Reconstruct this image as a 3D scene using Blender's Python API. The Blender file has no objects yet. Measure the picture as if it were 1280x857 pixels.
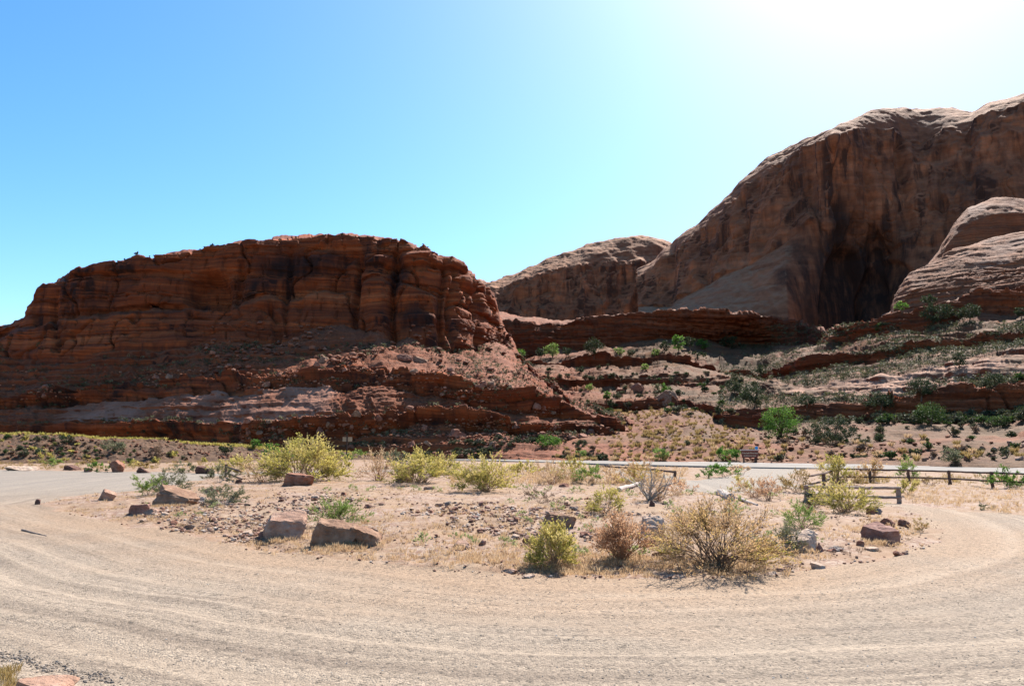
import bpy, bmesh, math, random
import numpy as np
from mathutils import Vector, Matrix

S = bpy.context.scene
COL = S.collection
rad = math.radians

# ------------------------------------------------------------------ camera
FPX, PITCH, EYE = 972.0, math.atan(129.5 / 972.0), 2.0        # focal length in photo pixels, upward tilt, eye height
cam_d = bpy.data.cameras.new('camera')
cam = bpy.data.objects.new('camera', cam_d)
COL.objects.link(cam)
cam_d.sensor_width = 36.0
cam_d.lens = 36.0 * FPX / 1280.0
cam_d.clip_start, cam_d.clip_end = 0.05, 20000
cam.location = (0, 0, EYE)
cam.rotation_euler = (math.pi / 2 + PITCH, 0, 0)
S.camera = cam

# ------------------------------------------------------------------ light
SUN_EL, SUN_AZ = rad(47), rad(30)                            # azimuth to the right of straight ahead
sun_dir = Vector((math.sin(SUN_AZ) * math.cos(SUN_EL), math.cos(SUN_AZ) * math.cos(SUN_EL), math.sin(SUN_EL)))
W = bpy.data.worlds.new('World')
S.world = W
W.use_nodes = True
wn, wl = W.node_tree.nodes, W.node_tree.links
bg = wn['Background']
sky = wn.new('ShaderNodeTexSky')
sky.sky_type = 'NISHITA'
sky.sun_disc = False
sky.sun_elevation = SUN_EL
sky.sun_rotation = SUN_AZ
sky.air_density, sky.dust_density, sky.ozone_density, sky.altitude = 1.0, 1.75, 1.8, 1200
hs = wn.new('ShaderNodeHueSaturation')
hs.inputs['Saturation'].default_value = 1.33
hs.inputs['Hue'].default_value = 0.496
wl.new(sky.outputs[0], hs.inputs['Color'])
wl.new(hs.outputs[0], bg.inputs[0])
bg.inputs[1].default_value = 0.09
ld = bpy.data.lights.new('sun', 'SUN')
ld.energy, ld.angle, ld.color = 4.3, rad(0.53), (1.0, 0.95, 0.87)
lo = bpy.data.objects.new('sun', ld)
COL.objects.link(lo)
lo.location = (60, 100, 300)
lo.rotation_euler = sun_dir.to_track_quat('Z', 'Y').to_euler()
S.view_settings.view_transform = 'Standard'
S.view_settings.look = 'None'
S.view_settings.exposure = 1.5
S.view_settings.gamma = 1.0
S.view_settings.use_curve_mapping = False
S.cycles.max_bounces = 6
S.cycles.transparent_max_bounces = 4

# ------------------------------------------------------------------ helpers: picture <-> place
CP, SP = math.cos(PITCH), math.sin(PITCH)
def tan_of(px, py):
    """sideways and upward slope (per metre ahead) of the sight line through a photo pixel"""
    px, py = np.asarray(px, float), np.asarray(py, float)
    xc, yc = (px - 640.0) / FPX, (428.5 - py) / FPX
    f = CP - yc * SP
    return xc / f, (SP + yc * CP) / f
def proj(x, y, z):
    u = z - EYE
    f = y * CP + u * SP
    return 640 + FPX * x / f, 428.5 - FPX * (u * CP - y * SP) / f

# ------------------------------------------------------------------ helpers: noise
def _hash(i, j, k):
    h = (i.astype(np.uint32) * np.uint32(374761393) + j.astype(np.uint32) * np.uint32(668265263) + k.astype(np.uint32) * np.uint32(2147483647 - 58)) 
    h = (h ^ (h >> np.uint32(13))) * np.uint32(1274126177)
    h = h ^ (h >> np.uint32(16))
    h = h * np.uint32(2246822519)
    return ((h ^ (h >> np.uint32(15))) & np.uint32(0xFFFFFF)).astype(np.float32) / 16777215.0
def vn(x, y, z=0.0, seed=0):
    x, y, z = np.broadcast_arrays(np.asarray(x, np.float32), np.asarray(y, np.float32), np.asarray(z, np.float32))
    x = x + seed * 17.31; y = y - seed * 9.77; z = z + seed * 5.13
    fx, fy, fz = np.floor(x), np.floor(y), np.floor(z)
    i, j, k = fx.astype(np.int64), fy.astype(np.int64), fz.astype(np.int64)
    u, v, w = x - fx, y - fy, z - fz
    u, v, w = u * u * (3 - 2 * u), v * v * (3 - 2 * v), w * w * (3 - 2 * w)
    def L(a, b, t): return a + (b - a) * t
    c = [[[_hash(i + a, j + b, k + d) for d in (0, 1)] for b in (0, 1)] for a in (0, 1)]
    r = L(L(L(c[0][0][0], c[1][0][0], u), L(c[0][1][0], c[1][1][0], u), v),
          L(L(c[0][0][1], c[1][0][1], u), L(c[0][1][1], c[1][1][1], u), v), w)
    return r * 2 - 1
def fbm(x, y, z=0.0, o=4, seed=0, g=0.5):
    s, a, f = 0, 1.0, 1.0
    for n in range(o):
        s = s + a * vn(np.asarray(x) * f, np.asarray(y) * f, np.asarray(z) * f, seed + n * 3)
        a *= g; f *= 2.03
    return s
def sstep(a, b, x):
    t = np.clip((x - a) / (b - a), 0, 1)
    return t * t * (3 - 2 * t)

# ------------------------------------------------------------------ helpers: objects
def make_mesh(name, V, F, mats=(), smooth=False, attrs=None):
    V = np.asarray(V, np.float32).reshape(-1, 3)
    if isinstance(F, np.ndarray): F = [F]
    F = [np.asarray(f, np.int32) for f in F if len(f)]
    me = bpy.data.meshes.new(name)
    me.vertices.add(len(V))
    me.vertices.foreach_set('co', V.ravel())
    nl = sum(f.size for f in F); npoly = sum(len(f) for f in F)
    me.loops.add(nl); me.polygons.add(npoly)
    me.loops.foreach_set('vertex_index', np.concatenate([f.ravel() for f in F]).astype(np.int32))
    st, c = [], 0
    for f in F:
        st.append(c + np.arange(len(f)) * f.shape[1]); c += f.size
    me.polygons.foreach_set('loop_start', np.concatenate(st).astype(np.int32))
    if smooth: me.polygons.foreach_set('use_smooth', np.ones(npoly, bool))
    else: me.polygons.foreach_set('use_smooth', np.zeros(npoly, bool))
    for k, v in (attrs or {}).items():
        at = me.attributes.new(k, 'FLOAT', 'POINT')
        at.data.foreach_set('value', np.asarray(v, np.float32).ravel())
    for m in (mats if isinstance(mats, (list, tuple)) else [mats]): me.materials.append(m)
    me.update(calc_edges=True)
    return me
def link(name, me, parent=None, loc=None):
    o = bpy.data.objects.new(name, me)
    COL.objects.link(o)
    if parent is not None: o.parent = parent
    if loc is not None: o.location = loc
    return o
def tag(o, label=None, cat=None, group=None, kind=None):
    if label: o['label'] = label
    if cat: o['category'] = cat
    if group: o['group'] = group
    if kind: o['kind'] = kind
    return o
def empty(name, loc, label, cat, group=None):
    o = bpy.data.objects.new(name, None)
    COL.objects.link(o)
    o.location = loc
    o.empty_display_size = 0.2
    return tag(o, label, cat, group)
def copy_tree(root, loc, rz, sc, label=None, group=None):
    r = root.copy(); COL.objects.link(r)
    r.location = loc; r.rotation_euler = (0, 0, rz); r.scale = sc
    if label: r['label'] = label
    if group: r['group'] = group
    for ch in root.children:
        c = ch.copy(); COL.objects.link(c); c.parent = r
    return r

# ------------------------------------------------------------------ helpers: materials
class NT:
    def __init__(s, name):
        s.m = bpy.data.materials.new(name); s.m.use_nodes = True
        s.n, s.l = s.m.node_tree.nodes, s.m.node_tree.links
        s.b = s.n['Principled BSDF']
        s.b.inputs['Specular IOR Level'].default_value = 0.2
        s.b.inputs['Roughness'].default_value = 0.9
    def new(s, t, **k):
        n = s.n.new(t)
        for a, v in k.items(): setattr(n, a, v)
        return n
    def put(s, sock, v):
        if isinstance(v, bpy.types.NodeSocket): s.l.new(v, sock)
        else: sock.default_value = v
    def math(s, op, a, b=0.0, clamp=False):
        n = s.new('ShaderNodeMath', operation=op, use_clamp=clamp)
        s.put(n.inputs[0], a); s.put(n.inputs[1], b)
        return n.outputs[0]
    def mix(s, f, a, b, mode='MIX'):
        n = s.new('ShaderNodeMix', data_type='RGBA', blend_type=mode)
        s.put(n.inputs[0], f)
        s.put(n.inputs[6], a if isinstance(a, bpy.types.NodeSocket) else (*a, 1))
        s.put(n.inputs[7], b if isinstance(b, bpy.types.NodeSocket) else (*b, 1))
        return n.outputs[2]
    def ramp(s, f, stops, interp='LINEAR'):
        n = s.new('ShaderNodeValToRGB')
        n.color_ramp.interpolation = interp
        e = n.color_ramp.elements
        while len(e) < len(stops): e.new(0.5)
        for q, (p, c) in zip(e, stops):
            q.position = p
            q.color = (*c, 1) if isinstance(c, tuple) else (c, c, c, 1)
        s.l.new(f, n.inputs[0])
        return n.outputs[0]
    def pos(s): return s.new('ShaderNodeNewGeometry').outputs['Position']
    def obj(s): return s.new('ShaderNodeTexCoord').outputs['Object']
    def scale(s, v, k):
        n = s.new('ShaderNodeVectorMath', operation='MULTIPLY')
        s.put(n.inputs[0], v); n.inputs[1].default_value = k
        return n.outputs[0]
    def noise(s, v, sc, det=4, rough=0.55, dist=0.0):
        n = s.new('ShaderNodeTexNoise')
        s.put(n.inputs['Vector'], v)
        n.inputs['Scale'].default_value = sc; n.inputs['Detail'].default_value = det
        n.inputs['Roughness'].default_value = rough; n.inputs['Distortion'].default_value = dist
        return n.outputs[0]
    def voro(s, v, sc, out='Distance', feat='F1'):
        n = s.new('ShaderNodeTexVoronoi', feature=feat)
        s.put(n.inputs['Vector'], v); n.inputs['Scale'].default_value = sc
        return n.outputs[out]
    def attr(s, name):
        return s.new('ShaderNodeAttribute', attribute_name=name).outputs['Fac']
    def comb(s, x, y, z):
        n = s.new('ShaderNodeCombineXYZ')
        for q, v in zip(n.inputs, (x, y, z)): s.put(q, v)
        return n.outputs[0]
    def sep(s, v):
        n = s.new('ShaderNodeSeparateXYZ'); s.put(n.inputs[0], v)
        return n.outputs
    def bump(s, h, strength, dist, normal=None):
        n = s.new('ShaderNodeBump')
        s.put(n.inputs['Height'], h); n.inputs['Strength'].default_value = strength; n.inputs['Distance'].default_value = dist
        if normal is not None: s.l.new(normal, n.inputs['Normal'])
        return n.outputs[0]

def rock_mat(name, bands, varnish, var_amt, soil, top, band_sc=0.22, streak=(0.22, 0.03), bump=0.5, flat_at=(0.42, 0.72), vth=(0.5, 0.64), vbig=(0.38, 0.6), bed=0.75, soil2=None):
    """bedded sandstone: colour bands by height, dark desert varnish streaks, loose soil or dust where it lies flat"""
    bands = [tuple(c * 0.64 for c in b) for b in bands]
    varnish, soil, top = tuple(c * 0.7 for c in varnish), tuple(c * 0.80 for c in soil), tuple(c * 0.78 for c in top)
    if soil2: soil2 = tuple(c * 0.80 for c in soil2)
    t = NT(name)
    p = t.pos()
    x, y, z = t.sep(p)
    warp = t.noise(p, 0.035, 3)
    zd = t.math('ADD', t.math('ADD', z, t.math('MULTIPLY', warp, 4.5)), t.math('MULTIPLY', x, 0.01))
    bv = t.comb(t.math('MULTIPLY', x, 0.012), t.math('MULTIPLY', y, 0.012), t.math('MULTIPLY', zd, band_sc))
    bn = t.noise(bv, 1.0, 5, 0.62)
    col = t.ramp(bn, [(0.28, bands[0]), (0.42, bands[1]), (0.52, bands[2]), (0.62, bands[1]), (0.74, bands[3])])
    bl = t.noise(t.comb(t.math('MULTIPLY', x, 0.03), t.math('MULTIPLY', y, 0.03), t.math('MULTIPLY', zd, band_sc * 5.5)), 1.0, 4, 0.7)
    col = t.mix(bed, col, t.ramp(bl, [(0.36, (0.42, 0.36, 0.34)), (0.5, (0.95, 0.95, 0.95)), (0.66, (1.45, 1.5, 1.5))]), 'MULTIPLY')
    mott = t.noise(p, 0.28, 6, 0.65)
    col = t.mix(0.45, col, t.ramp(mott, [(0.25, (0.45, 0.42, 0.42)), (0.75, (1.35, 1.3, 1.25))]), 'MULTIPLY')
    nz = t.sep(t.new('ShaderNodeNewGeometry').outputs['Normal'])[2]
    sv = t.noise(t.scale(p, (streak[0], streak[0], streak[1])), 1.0, 5, 0.6, 0.3)
    big = t.noise(p, 0.05, 3)
    vs = t.math('MULTIPLY', t.ramp(sv, [(vth[0], 0.0), (vth[1], 1.0)]), t.ramp(big, [(vbig[0], 0.0), (vbig[1], 1.0)]))
    steep = t.ramp(nz, [(0.25, 1.0), (0.6, 0.0)])
    col = t.mix(t.math('MULTIPLY', t.math('MULTIPLY', vs, steep), var_amt), col, varnish)
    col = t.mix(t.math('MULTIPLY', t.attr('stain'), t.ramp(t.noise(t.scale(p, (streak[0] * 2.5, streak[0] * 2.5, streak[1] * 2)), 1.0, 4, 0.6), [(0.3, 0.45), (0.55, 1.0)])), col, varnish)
    flat = t.ramp(t.math('ADD', nz, t.math('MULTIPLY', t.math('SUBTRACT', mott, 0.5), 0.35)), [(flat_at[0], 0.0), (flat_at[1], 1.0)])
    fine = t.noise(p, 1.6, 5, 0.7)
    if soil2: soil_n = t.math('MULTIPLY', t.ramp(t.noise(p, 0.03, 3), [(0.36, 0.15), (0.5, 1.0)]), t.ramp(t.math('MULTIPLY', x, 0.01), [(0.0, 1.0), (0.45, 0.12)]))
    soilc = t.mix(t.ramp(fine, [(0.35, 0.0), (0.65, 1.0)]), tuple(c * 0.62 for c in soil), tuple(c * 1.25 for c in soil))
    if soil2: soilc = t.mix(soil_n, soilc, t.mix(t.ramp(fine, [(0.35, 0.0), (0.65, 1.0)]), tuple(c * 0.62 for c in soil2), tuple(c * 1.25 for c in soil2)))
    topc = t.mix(t.ramp(mott, [(0.3, 0.0), (0.7, 1.0)]), tuple(c * 0.8 for c in top), tuple(c * 1.12 for c in top))
    sa = t.attr('soil')
    col = t.mix(t.math('MULTIPLY', flat, t.math('MINIMUM', sa, 1.0)), col, t.mix(t.math('SUBTRACT', sa, 1.0, True), soilc, topc))
    t.put(t.b.inputs['Base Color'], col)
    h = t.math('ADD', t.math('ADD', t.math('MULTIPLY', bl, 1.2 * bed), t.math('MULTIPLY', bn, 2.0)), t.math('ADD', t.math('MULTIPLY', fine, 0.5), t.noise(p, 0.5, 6, 0.7)))
    t.put(t.b.inputs['Normal'], t.bump(h, bump, 0.6))
    return t.m

M = {}
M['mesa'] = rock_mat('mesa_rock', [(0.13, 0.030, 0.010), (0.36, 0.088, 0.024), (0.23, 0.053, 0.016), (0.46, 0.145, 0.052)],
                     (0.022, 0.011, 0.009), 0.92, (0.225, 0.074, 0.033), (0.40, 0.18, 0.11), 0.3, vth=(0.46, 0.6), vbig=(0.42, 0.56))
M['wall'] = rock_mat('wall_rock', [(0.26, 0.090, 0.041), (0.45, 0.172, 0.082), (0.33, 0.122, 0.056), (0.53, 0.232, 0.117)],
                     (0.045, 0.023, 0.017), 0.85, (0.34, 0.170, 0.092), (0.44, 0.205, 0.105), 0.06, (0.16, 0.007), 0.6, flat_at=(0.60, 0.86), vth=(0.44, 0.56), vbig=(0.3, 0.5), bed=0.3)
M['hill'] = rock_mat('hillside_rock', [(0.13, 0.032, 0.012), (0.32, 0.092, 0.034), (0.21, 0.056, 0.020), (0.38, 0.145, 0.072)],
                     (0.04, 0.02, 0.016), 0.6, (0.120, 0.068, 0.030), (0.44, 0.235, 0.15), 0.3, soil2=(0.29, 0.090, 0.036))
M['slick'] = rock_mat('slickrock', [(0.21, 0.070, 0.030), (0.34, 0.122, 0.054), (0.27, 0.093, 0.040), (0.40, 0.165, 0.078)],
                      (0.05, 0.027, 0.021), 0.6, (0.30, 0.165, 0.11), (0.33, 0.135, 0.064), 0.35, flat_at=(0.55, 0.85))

# ------------------------------------------------------------------ landforms
def layers(seed, tmin, tmax):
    r = np.random.RandomState(seed)
    zs, hs_ = [], []
    z = -60.0
    while z < 420:
        t = tmin + (tmax - tmin) * r.rand() ** 1.6
        h = r.rand()
        for u, k in ((0.0, 0.1), (0.05, 0.82), (0.25, 0.97), (0.8, 1.0), (0.95, 0.95), (1.0, 0.1)):
            zs.append(z + u * t * 0.999); hs_.append(h * k if u in (0.0, 1.0) else h * k + 0.15)
        z += t
    return np.array(zs), np.array(hs_)
LAND = {}
class Land: pass
def loft(name, contours, sections, px0, px1, ncol, mat, label, cat, seed, lay=(0.8, 3.5), edge_noise=1.2, extra=None, kind='structure', varnish_shades=(), wander=None):
    """a landform laid out as level lines (photo pixel + distance) joined into one surface, then bedded, jointed and weathered"""
    a0, a1 = tan_of(px0, 480)[0], tan_of(px1, 480)[0]
    A = np.linspace(a0, a1, ncol)
    E, D = [], []
    for ci, c in enumerate(contours):
        c = np.array(c, float)
        a, e = tan_of(c[:, 0], c[:, 1])
        o = np.argsort(a)
        jag = edge_noise / FPX * fbm(A * 60, ci * 7.7 + 0 * A, seed, 4, seed)
        if wander and wander[0] <= ci < len(contours) - 2: jag = jag + wander[1] / FPX * fbm(A * 22, ci * 3.1 + 0 * A, seed, 3, seed + 70)
        Ei = np.interp(A, a[o], e[o]) + jag
        if ci > 1: Ei = np.minimum(Ei, E[-1] - 0.6 / FPX)
        E.append(Ei); D.append(np.interp(A, a[o], c[o, 2]))
    rows, prm = [], []
    keys = ('str', 'flu', 'noi', 'ter', 'under', 'fin', 'soil', 'joint')
    for i, s in enumerate(sections):
        n = s['n']
        shape = s.get('shape', 0)
        t = (np.arange(n) / n)
        last = i == len(sections) - 1
        if last: t = np.linspace(0, 1, n)
        for tt in t:
            y0, y1 = D[i], D[i + 1]
            z0, z1 = EYE + E[i] * y0, EYE + E[i + 1] * y1
            # shape>0: rounded brow (goes out first, then drops); <0: steep first, then a foot
            th = tt ** (1 / (1 + shape)) if shape >= 0 else tt ** (1 - shape)
            tv = tt ** (1 + shape) if shape >= 0 else tt ** (1 / (1 - shape))
            rows.append((y0 + (y1 - y0) * th, z0 + (z1 - z0) * tv))
            prm.append([s.get(k, 0.0) * ((0.5 - tt) if k == 'under' else 1) for k in keys])
    Y = np.array([r[0] for r in rows]); Z = np.array([r[1] for r in rows])
    P = np.array(prm)
    for k in range(P.shape[1] - 2):                       # ease the amplitudes across section joins
        q = np.pad(P[:, k], 2, mode='edge'); P[:, k] = (q[:-4] + q[1:-3] * 2 + q[2:-2] * 3 + q[3:-1] * 2 + q[4:]) / 9
    X = A[None, :] * Y
    secs = np.repeat(np.arange(len(sections)), [q_['n'] for q_ in sections])
    apx = 640 + FPX * A * 0.99
    lim = np.ones((len(sections), ncol))
    for i, q_ in enumerate(sections):
        if 'xr' in q_: lim[i] = sstep(q_['xr'][0] - 15, q_['xr'][0] + 15, apx + 25 * fbm(A * 30, 0 * A, i, 2, seed)) * (1 - sstep(q_['xr'][1] - 15, q_['xr'][1] + 15, apx + 25 * fbm(A * 30, 0 * A, i, 2, seed + 1)))
    lim = lim[secs]
    nr = len(Y)
    st, fl, no, te, un, fi, so, jo = (P[:, k][:, None] for k in range(8))
    so = 1 + (so - 1) * np.where(so > 1, lim, 1.0)
    te = te + (1 - lim) * 1.0; st = st + (1 - lim) * 0.6; no = no + (1 - lim) * 0.4
    du = np.stack([np.gradient(X, axis=1), np.gradient(Y, axis=1), np.gradient(Z, axis=1)], -1)
    dv = np.stack([np.gradient(X, axis=0), np.gradient(Y, axis=0), np.gradient(Z, axis=0)], -1)
    N = np.cross(dv, du); N /= np.linalg.norm(N, axis=-1, keepdims=True) + 1e-9
    for _ in range(3):
        for ax in (0, 1):
            Np = np.pad(N, [(2, 2) if k == ax else (0, 0) for k in range(3)], mode='edge')
            N = (np.take(Np, range(0, N.shape[ax]), ax) + np.take(Np, range(2, N.shape[ax] + 2), ax) + np.take(Np, range(4, N.shape[ax] + 4), ax)) / 3
    N /= np.linalg.norm(N, axis=-1, keepdims=True) + 1e-9
    lz, lh = layers(seed + 5, *lay)
    zw = Z + 0.9 * fbm(X / 45, Y / 45, 0, 2, seed + 1) + 0.12 * fbm(X / 6, Y / 6, 0, 2, seed + 2) - 0.01 * X
    lat = fbm(X / 14, Y / 14, zw / 3, 3, seed + 3)
    hard = np.interp(zw, lz, lh)
    d = st * (hard - 0.5) * (1 + 0.7 * lat)
    bed = (np.searchsorted(lz, zw) // 6).astype(np.int64)                  # each bed breaks into blocks of its own length
    bl = 1.6 + 4.5 * _hash(bed, bed * 0 + seed, bed * 0)
    bi = np.floor((X + 0.6 * Y + 0.5 * fbm(X / 3, Y / 3, Z / 3, 2, seed + 50)) / bl + 13 * _hash(bed, bed * 0 + 3, bed * 0 + seed)).astype(np.int64)
    d = d + 0.62 * st * (_hash(bi, bed, bed * 0 + seed) - 0.5)
    ridge = 1 - np.abs(vn(X / 9 + 0.4 * vn(X / 20, Y / 20, Z / 30, seed), Y / 9, Z / 55, seed + 6)) * 2
    ridge2 = 1 - np.abs(vn(X / 3.4, Y / 3.4, Z / 22, seed + 16)) * 2
    d = d + fl * (ridge * 0.7 + ridge2 * 0.3)
    if fi.max() > 0:
        fz, fh = layers(seed + 9, 0.35, 1.5)
        zf = zw + 0.25 * fbm(X / 5, Y / 5, 0, 2, seed + 61)
        fb = (np.searchsorted(fz, zf) // 6).astype(np.int64)
        fl_ = 0.9 + 2.6 * _hash(fb, fb * 0 + seed, fb * 0 + 7)
        fx = np.floor((X + 0.5 * Y) / fl_ + 11 * _hash(fb, fb * 0 + 5, fb * 0)).astype(np.int64)
        d = d + fi * ((np.interp(zf, fz, fh) - 0.5) * (1 + 0.6 * lat) + 0.8 * (_hash(fx, fb, fb * 0 + 2) - 0.5))
    d = d + un * (1 + 0.8 * fbm(X / 10, Y / 10, 0, 3, seed + 60))
    if jo.max() > 0:
        cr = np.abs(vn(X / 7.5 + 0.5 * vn(X / 5, Y / 5, Z / 5, seed + 4), Y / 7.5, Z / 40, seed + 8))
        d = d - jo * (1 - sstep(0.0, 0.065, cr))
        blk = np.floor(zw / 2.6)
        cr2 = np.abs(vn(X / 3.2 + blk * 3.3, Y / 3.2 + blk * 1.7, blk, seed + 9))
        d = d - 0.4 * jo * (1 - sstep(0.0, 0.08, cr2))
    d = d + no * (fbm(X / 11, Y / 11, Z / 11, 6, seed + 10, 0.55))
    tm = sstep(-0.25, 0.35, fbm(X / 26, Y / 26, Z / 10, 3, seed + 11))
    hh = 1.7
    q = zw / hh
    fr = q - np.floor(q)
    Z2 = Z + te * tm * ((np.floor(q) + sstep(0.78, 0.97, fr)) * hh - zw)
    q2 = (zw + 0.4 * lat) / 0.6
    Z2 = Z2 + 0.6 * te * ((np.floor(q2) + sstep(0.7, 0.97, q2 - np.floor(q2))) * 0.6 - q2 * 0.6)
    if extra is not None:
        px, py = proj(X, Y, Z)
        d = d + extra(px, py, X, Y, Z)
    V = np.stack([X, Y, Z2], -1) + N * d[..., None]
    idx = np.arange(nr * ncol).reshape(nr, ncol)
    F = np.stack([idx[:-1, :-1], idx[1:, :-1], idx[1:, 1:], idx[:-1, 1:]], -1).reshape(-1, 4)
    soil = np.broadcast_to(so, X.shape) * np.clip(0.85 + 0.5 * fbm(X / 8, Y / 8, Z / 8, 3, seed + 12), 0, 1)
    ppx, ppy = proj(X, Y, Z)
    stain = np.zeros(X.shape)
    if varnish_shades:
        for cx, cy, rx, ry, a in varnish_shades:
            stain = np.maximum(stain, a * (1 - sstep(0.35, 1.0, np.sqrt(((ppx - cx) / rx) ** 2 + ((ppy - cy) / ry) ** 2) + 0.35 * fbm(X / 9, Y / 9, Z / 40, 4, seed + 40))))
    me = make_mesh(name, V, F, M[mat], True, {'soil': soil, 'stain': stain})
    o = tag(link(name, me), label, cat, kind=kind)
    L = Land(); L.V = V; L.o = o
    e = (V[..., 2] - EYE) / np.maximum(V[..., 1], 1)
    run = np.maximum.accumulate(e[::-1], axis=0)[::-1]
    L.sec = np.repeat(np.arange(len(sections)), [q_['n'] for q_ in sections])[:, None] * np.ones((1, ncol), int)
    L.vis = e >= np.vstack([run[1:], run[-1:] - 1]) - 2e-4
    n = np.cross(np.gradient(V, axis=0), np.gradient(V, axis=1)); n /= np.linalg.norm(n, axis=-1, keepdims=True) + 1e-9
    L.up = np.abs(n[..., 2])
    L.px, L.py = proj(V[..., 0], V[..., 1], V[..., 2])
    LAND[name] = L
    return L

# --- the red mesa on the left: rim, ledge, cliff foot, then benches stepping down to the road
mesa_back = [(-220, 452, 320), (0, 414, 300), (38, 400, 292), (55, 376, 288), (85, 352, 285), (175, 330, 280), (300, 308, 275), (430, 297, 275), (525, 314, 275), (590, 352, 265), (621, 398, 250), (640, 442, 236), (700, 492, 200), (745, 514, 175), (790, 536, 156)]
mesa_c = [
 mesa_back,
 [(-220, 446, 205), (-60, 424, 202), (0, 408, 197), (34, 400, 192), (40, 386, 191), (52, 363, 190), (85, 344, 189), (120, 335, 189), (175, 323, 189), (240, 312, 190), (300, 301, 190), (350, 296, 190), (400, 292, 191), (430, 290, 191), (480, 297, 190), (525, 308, 189), (560, 326, 190), (590, 347, 196), (612, 366, 206), (619, 379, 216), (622, 393, 220), (629, 413, 217), (641, 441, 210), (665, 461, 200), (700, 491, 185), (745, 513, 165), (790, 535, 150)],
 [(-220, 452, 201), (0, 425, 192), (40, 408, 187), (60, 398, 186), (150, 390, 185), (250, 386, 185), (330, 376, 186), (430, 365, 187), (480, 350, 185), (560, 378, 184), (590, 395, 190), (610, 402, 203), (621, 408, 214), (629, 420, 214), (641, 443, 208), (665, 463, 199), (700, 492, 184), (745, 514, 164), (790, 536, 149)],
 [(-220, 456, 197), (0, 430, 187), (40, 413, 182), (60, 403, 180), (150, 395, 179), (250, 391, 180), (330, 380, 182), (430, 369, 185), (480, 355, 183), (560, 382, 182), (590, 399, 189), (610, 406, 202), (621, 412, 213), (629, 422, 213), (641, 444, 207), (665, 464, 198), (700, 493, 183.5), (745, 514.5, 163.5), (790, 536.5, 148.5)],
 [(-220, 474, 192), (0, 445, 182), (75, 442, 175), (168, 433, 174), (250, 432, 174), (320, 430, 174), (370, 420, 176), (398, 409, 179), (443, 409, 180), (458, 421, 178), (521, 428, 176), (559, 443, 176), (581, 439, 183), (603, 431, 197), (621, 426, 210), (632, 431, 210), (645, 447, 205), (670, 466, 195), (705, 494, 181), (745, 515, 163), (790, 537, 148)],
 [(-220, 502, 177), (0, 498, 170), (100, 491, 166), (200, 486, 165), (320, 475, 155), (400, 468, 151), (480, 464, 149), (540, 474, 145), (600, 481, 144), (660, 491, 141), (700, 510, 145), (745, 524, 142), (790, 540, 138)],
 [(-220, 516, 175), (0, 512, 168.5), (100, 504, 164.5), (200, 496, 159.5), (320, 487, 149.5), (400, 483, 145.5), (480, 488, 143.5), (540, 502, 143.5), (600, 510, 142), (660, 520, 139), (700, 524, 143.5), (745, 530, 141), (790, 544, 137)],
 [(-220, 536, 166), (0, 533, 161), (80, 531, 158), (200, 528, 151), (320, 531, 138), (400, 522, 135), (447, 517, 134), (520, 520, 136), (600, 523, 135), (660, 534, 133), (700, 538, 137), (745, 540, 136), (790, 550, 133)],
 [(-220, 556, 164), (0, 554, 159.5), (80, 552, 156.5), (200, 550, 149.5), (320, 553, 136.5), (400, 546, 133.5), (470, 540, 132.5), (520, 528, 135.3), (600, 535, 134), (660, 541, 132.3), (700, 541.5, 136.6), (745, 543, 135.5), (790, 553, 132)],
 [(-220, 565, 155), (0, 562, 152), (200, 563, 148), (320, 566, 138), (430, 567, 130), (520, 571, 123), (600, 572.5, 120), (660, 573.5, 116), (700, 574.5, 112), (790, 576.5, 104)],
 [(-220, 585, 150), (0, 585, 147), (430, 590, 126), (600, 592, 116), (790, 596, 100)],
]
def mesa_extra(px, py, X, Y, Z):
    d = 0
    # alcove under an arch, buttress columns and clefts of the upper cliff
    r = np.sqrt(((px - 262) / 34) ** 2 + ((py - 368) / 34) ** 2)
    d = d - 5.0 * (1 - sstep(0.55, 1.0, r)) * (py < 388)
    for cx, w, a, y0, y1 in ((471, 24, 3.2, 322, 425), (522, 34, 2.8, 318, 430), (575, 20, 2.4, 345, 438), (110, 30, 2.0, 345, 392), (330, 30, 1.6, 305, 380), (400, 30, 2.2, 320, 405), (200, 26, 1.8, 330, 390)):
        d = d + 0.5 * a * np.exp(-((px - cx + 5 * np.sin(py / 17.0)) / w * 1.6) ** 4) * sstep(y0 - 3, y0 + 6, py) * (1 - sstep(y1 - 5, y1 + 5, py))
    for cx, w, a, y0, y1 in ((493, 4, 2.6, 315, 428), (448, 4, 2.2, 315, 415), (552, 3.5, 1.8, 328, 440), (563, 3, 1.6, 335, 445), (596, 3, 2.0, 350, 440), (300, 5, 1.8, 330, 385), (70, 4, 1.2, 370, 440), (360, 4, 1.5, 310, 420)):
        d = d - a * np.exp(-((px - cx - 4 * np.sin(py / 23.0)) / w) ** 2) * sstep(y0 - 4, y0 + 8, py) * (1 - sstep(y1 - 8, y1 + 2, py))
    # projecting cap bed under the rim
    return d
CL = dict(str=1.7, flu=0.35, noi=0.7, joint=1.5, soil=0.0)
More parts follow.
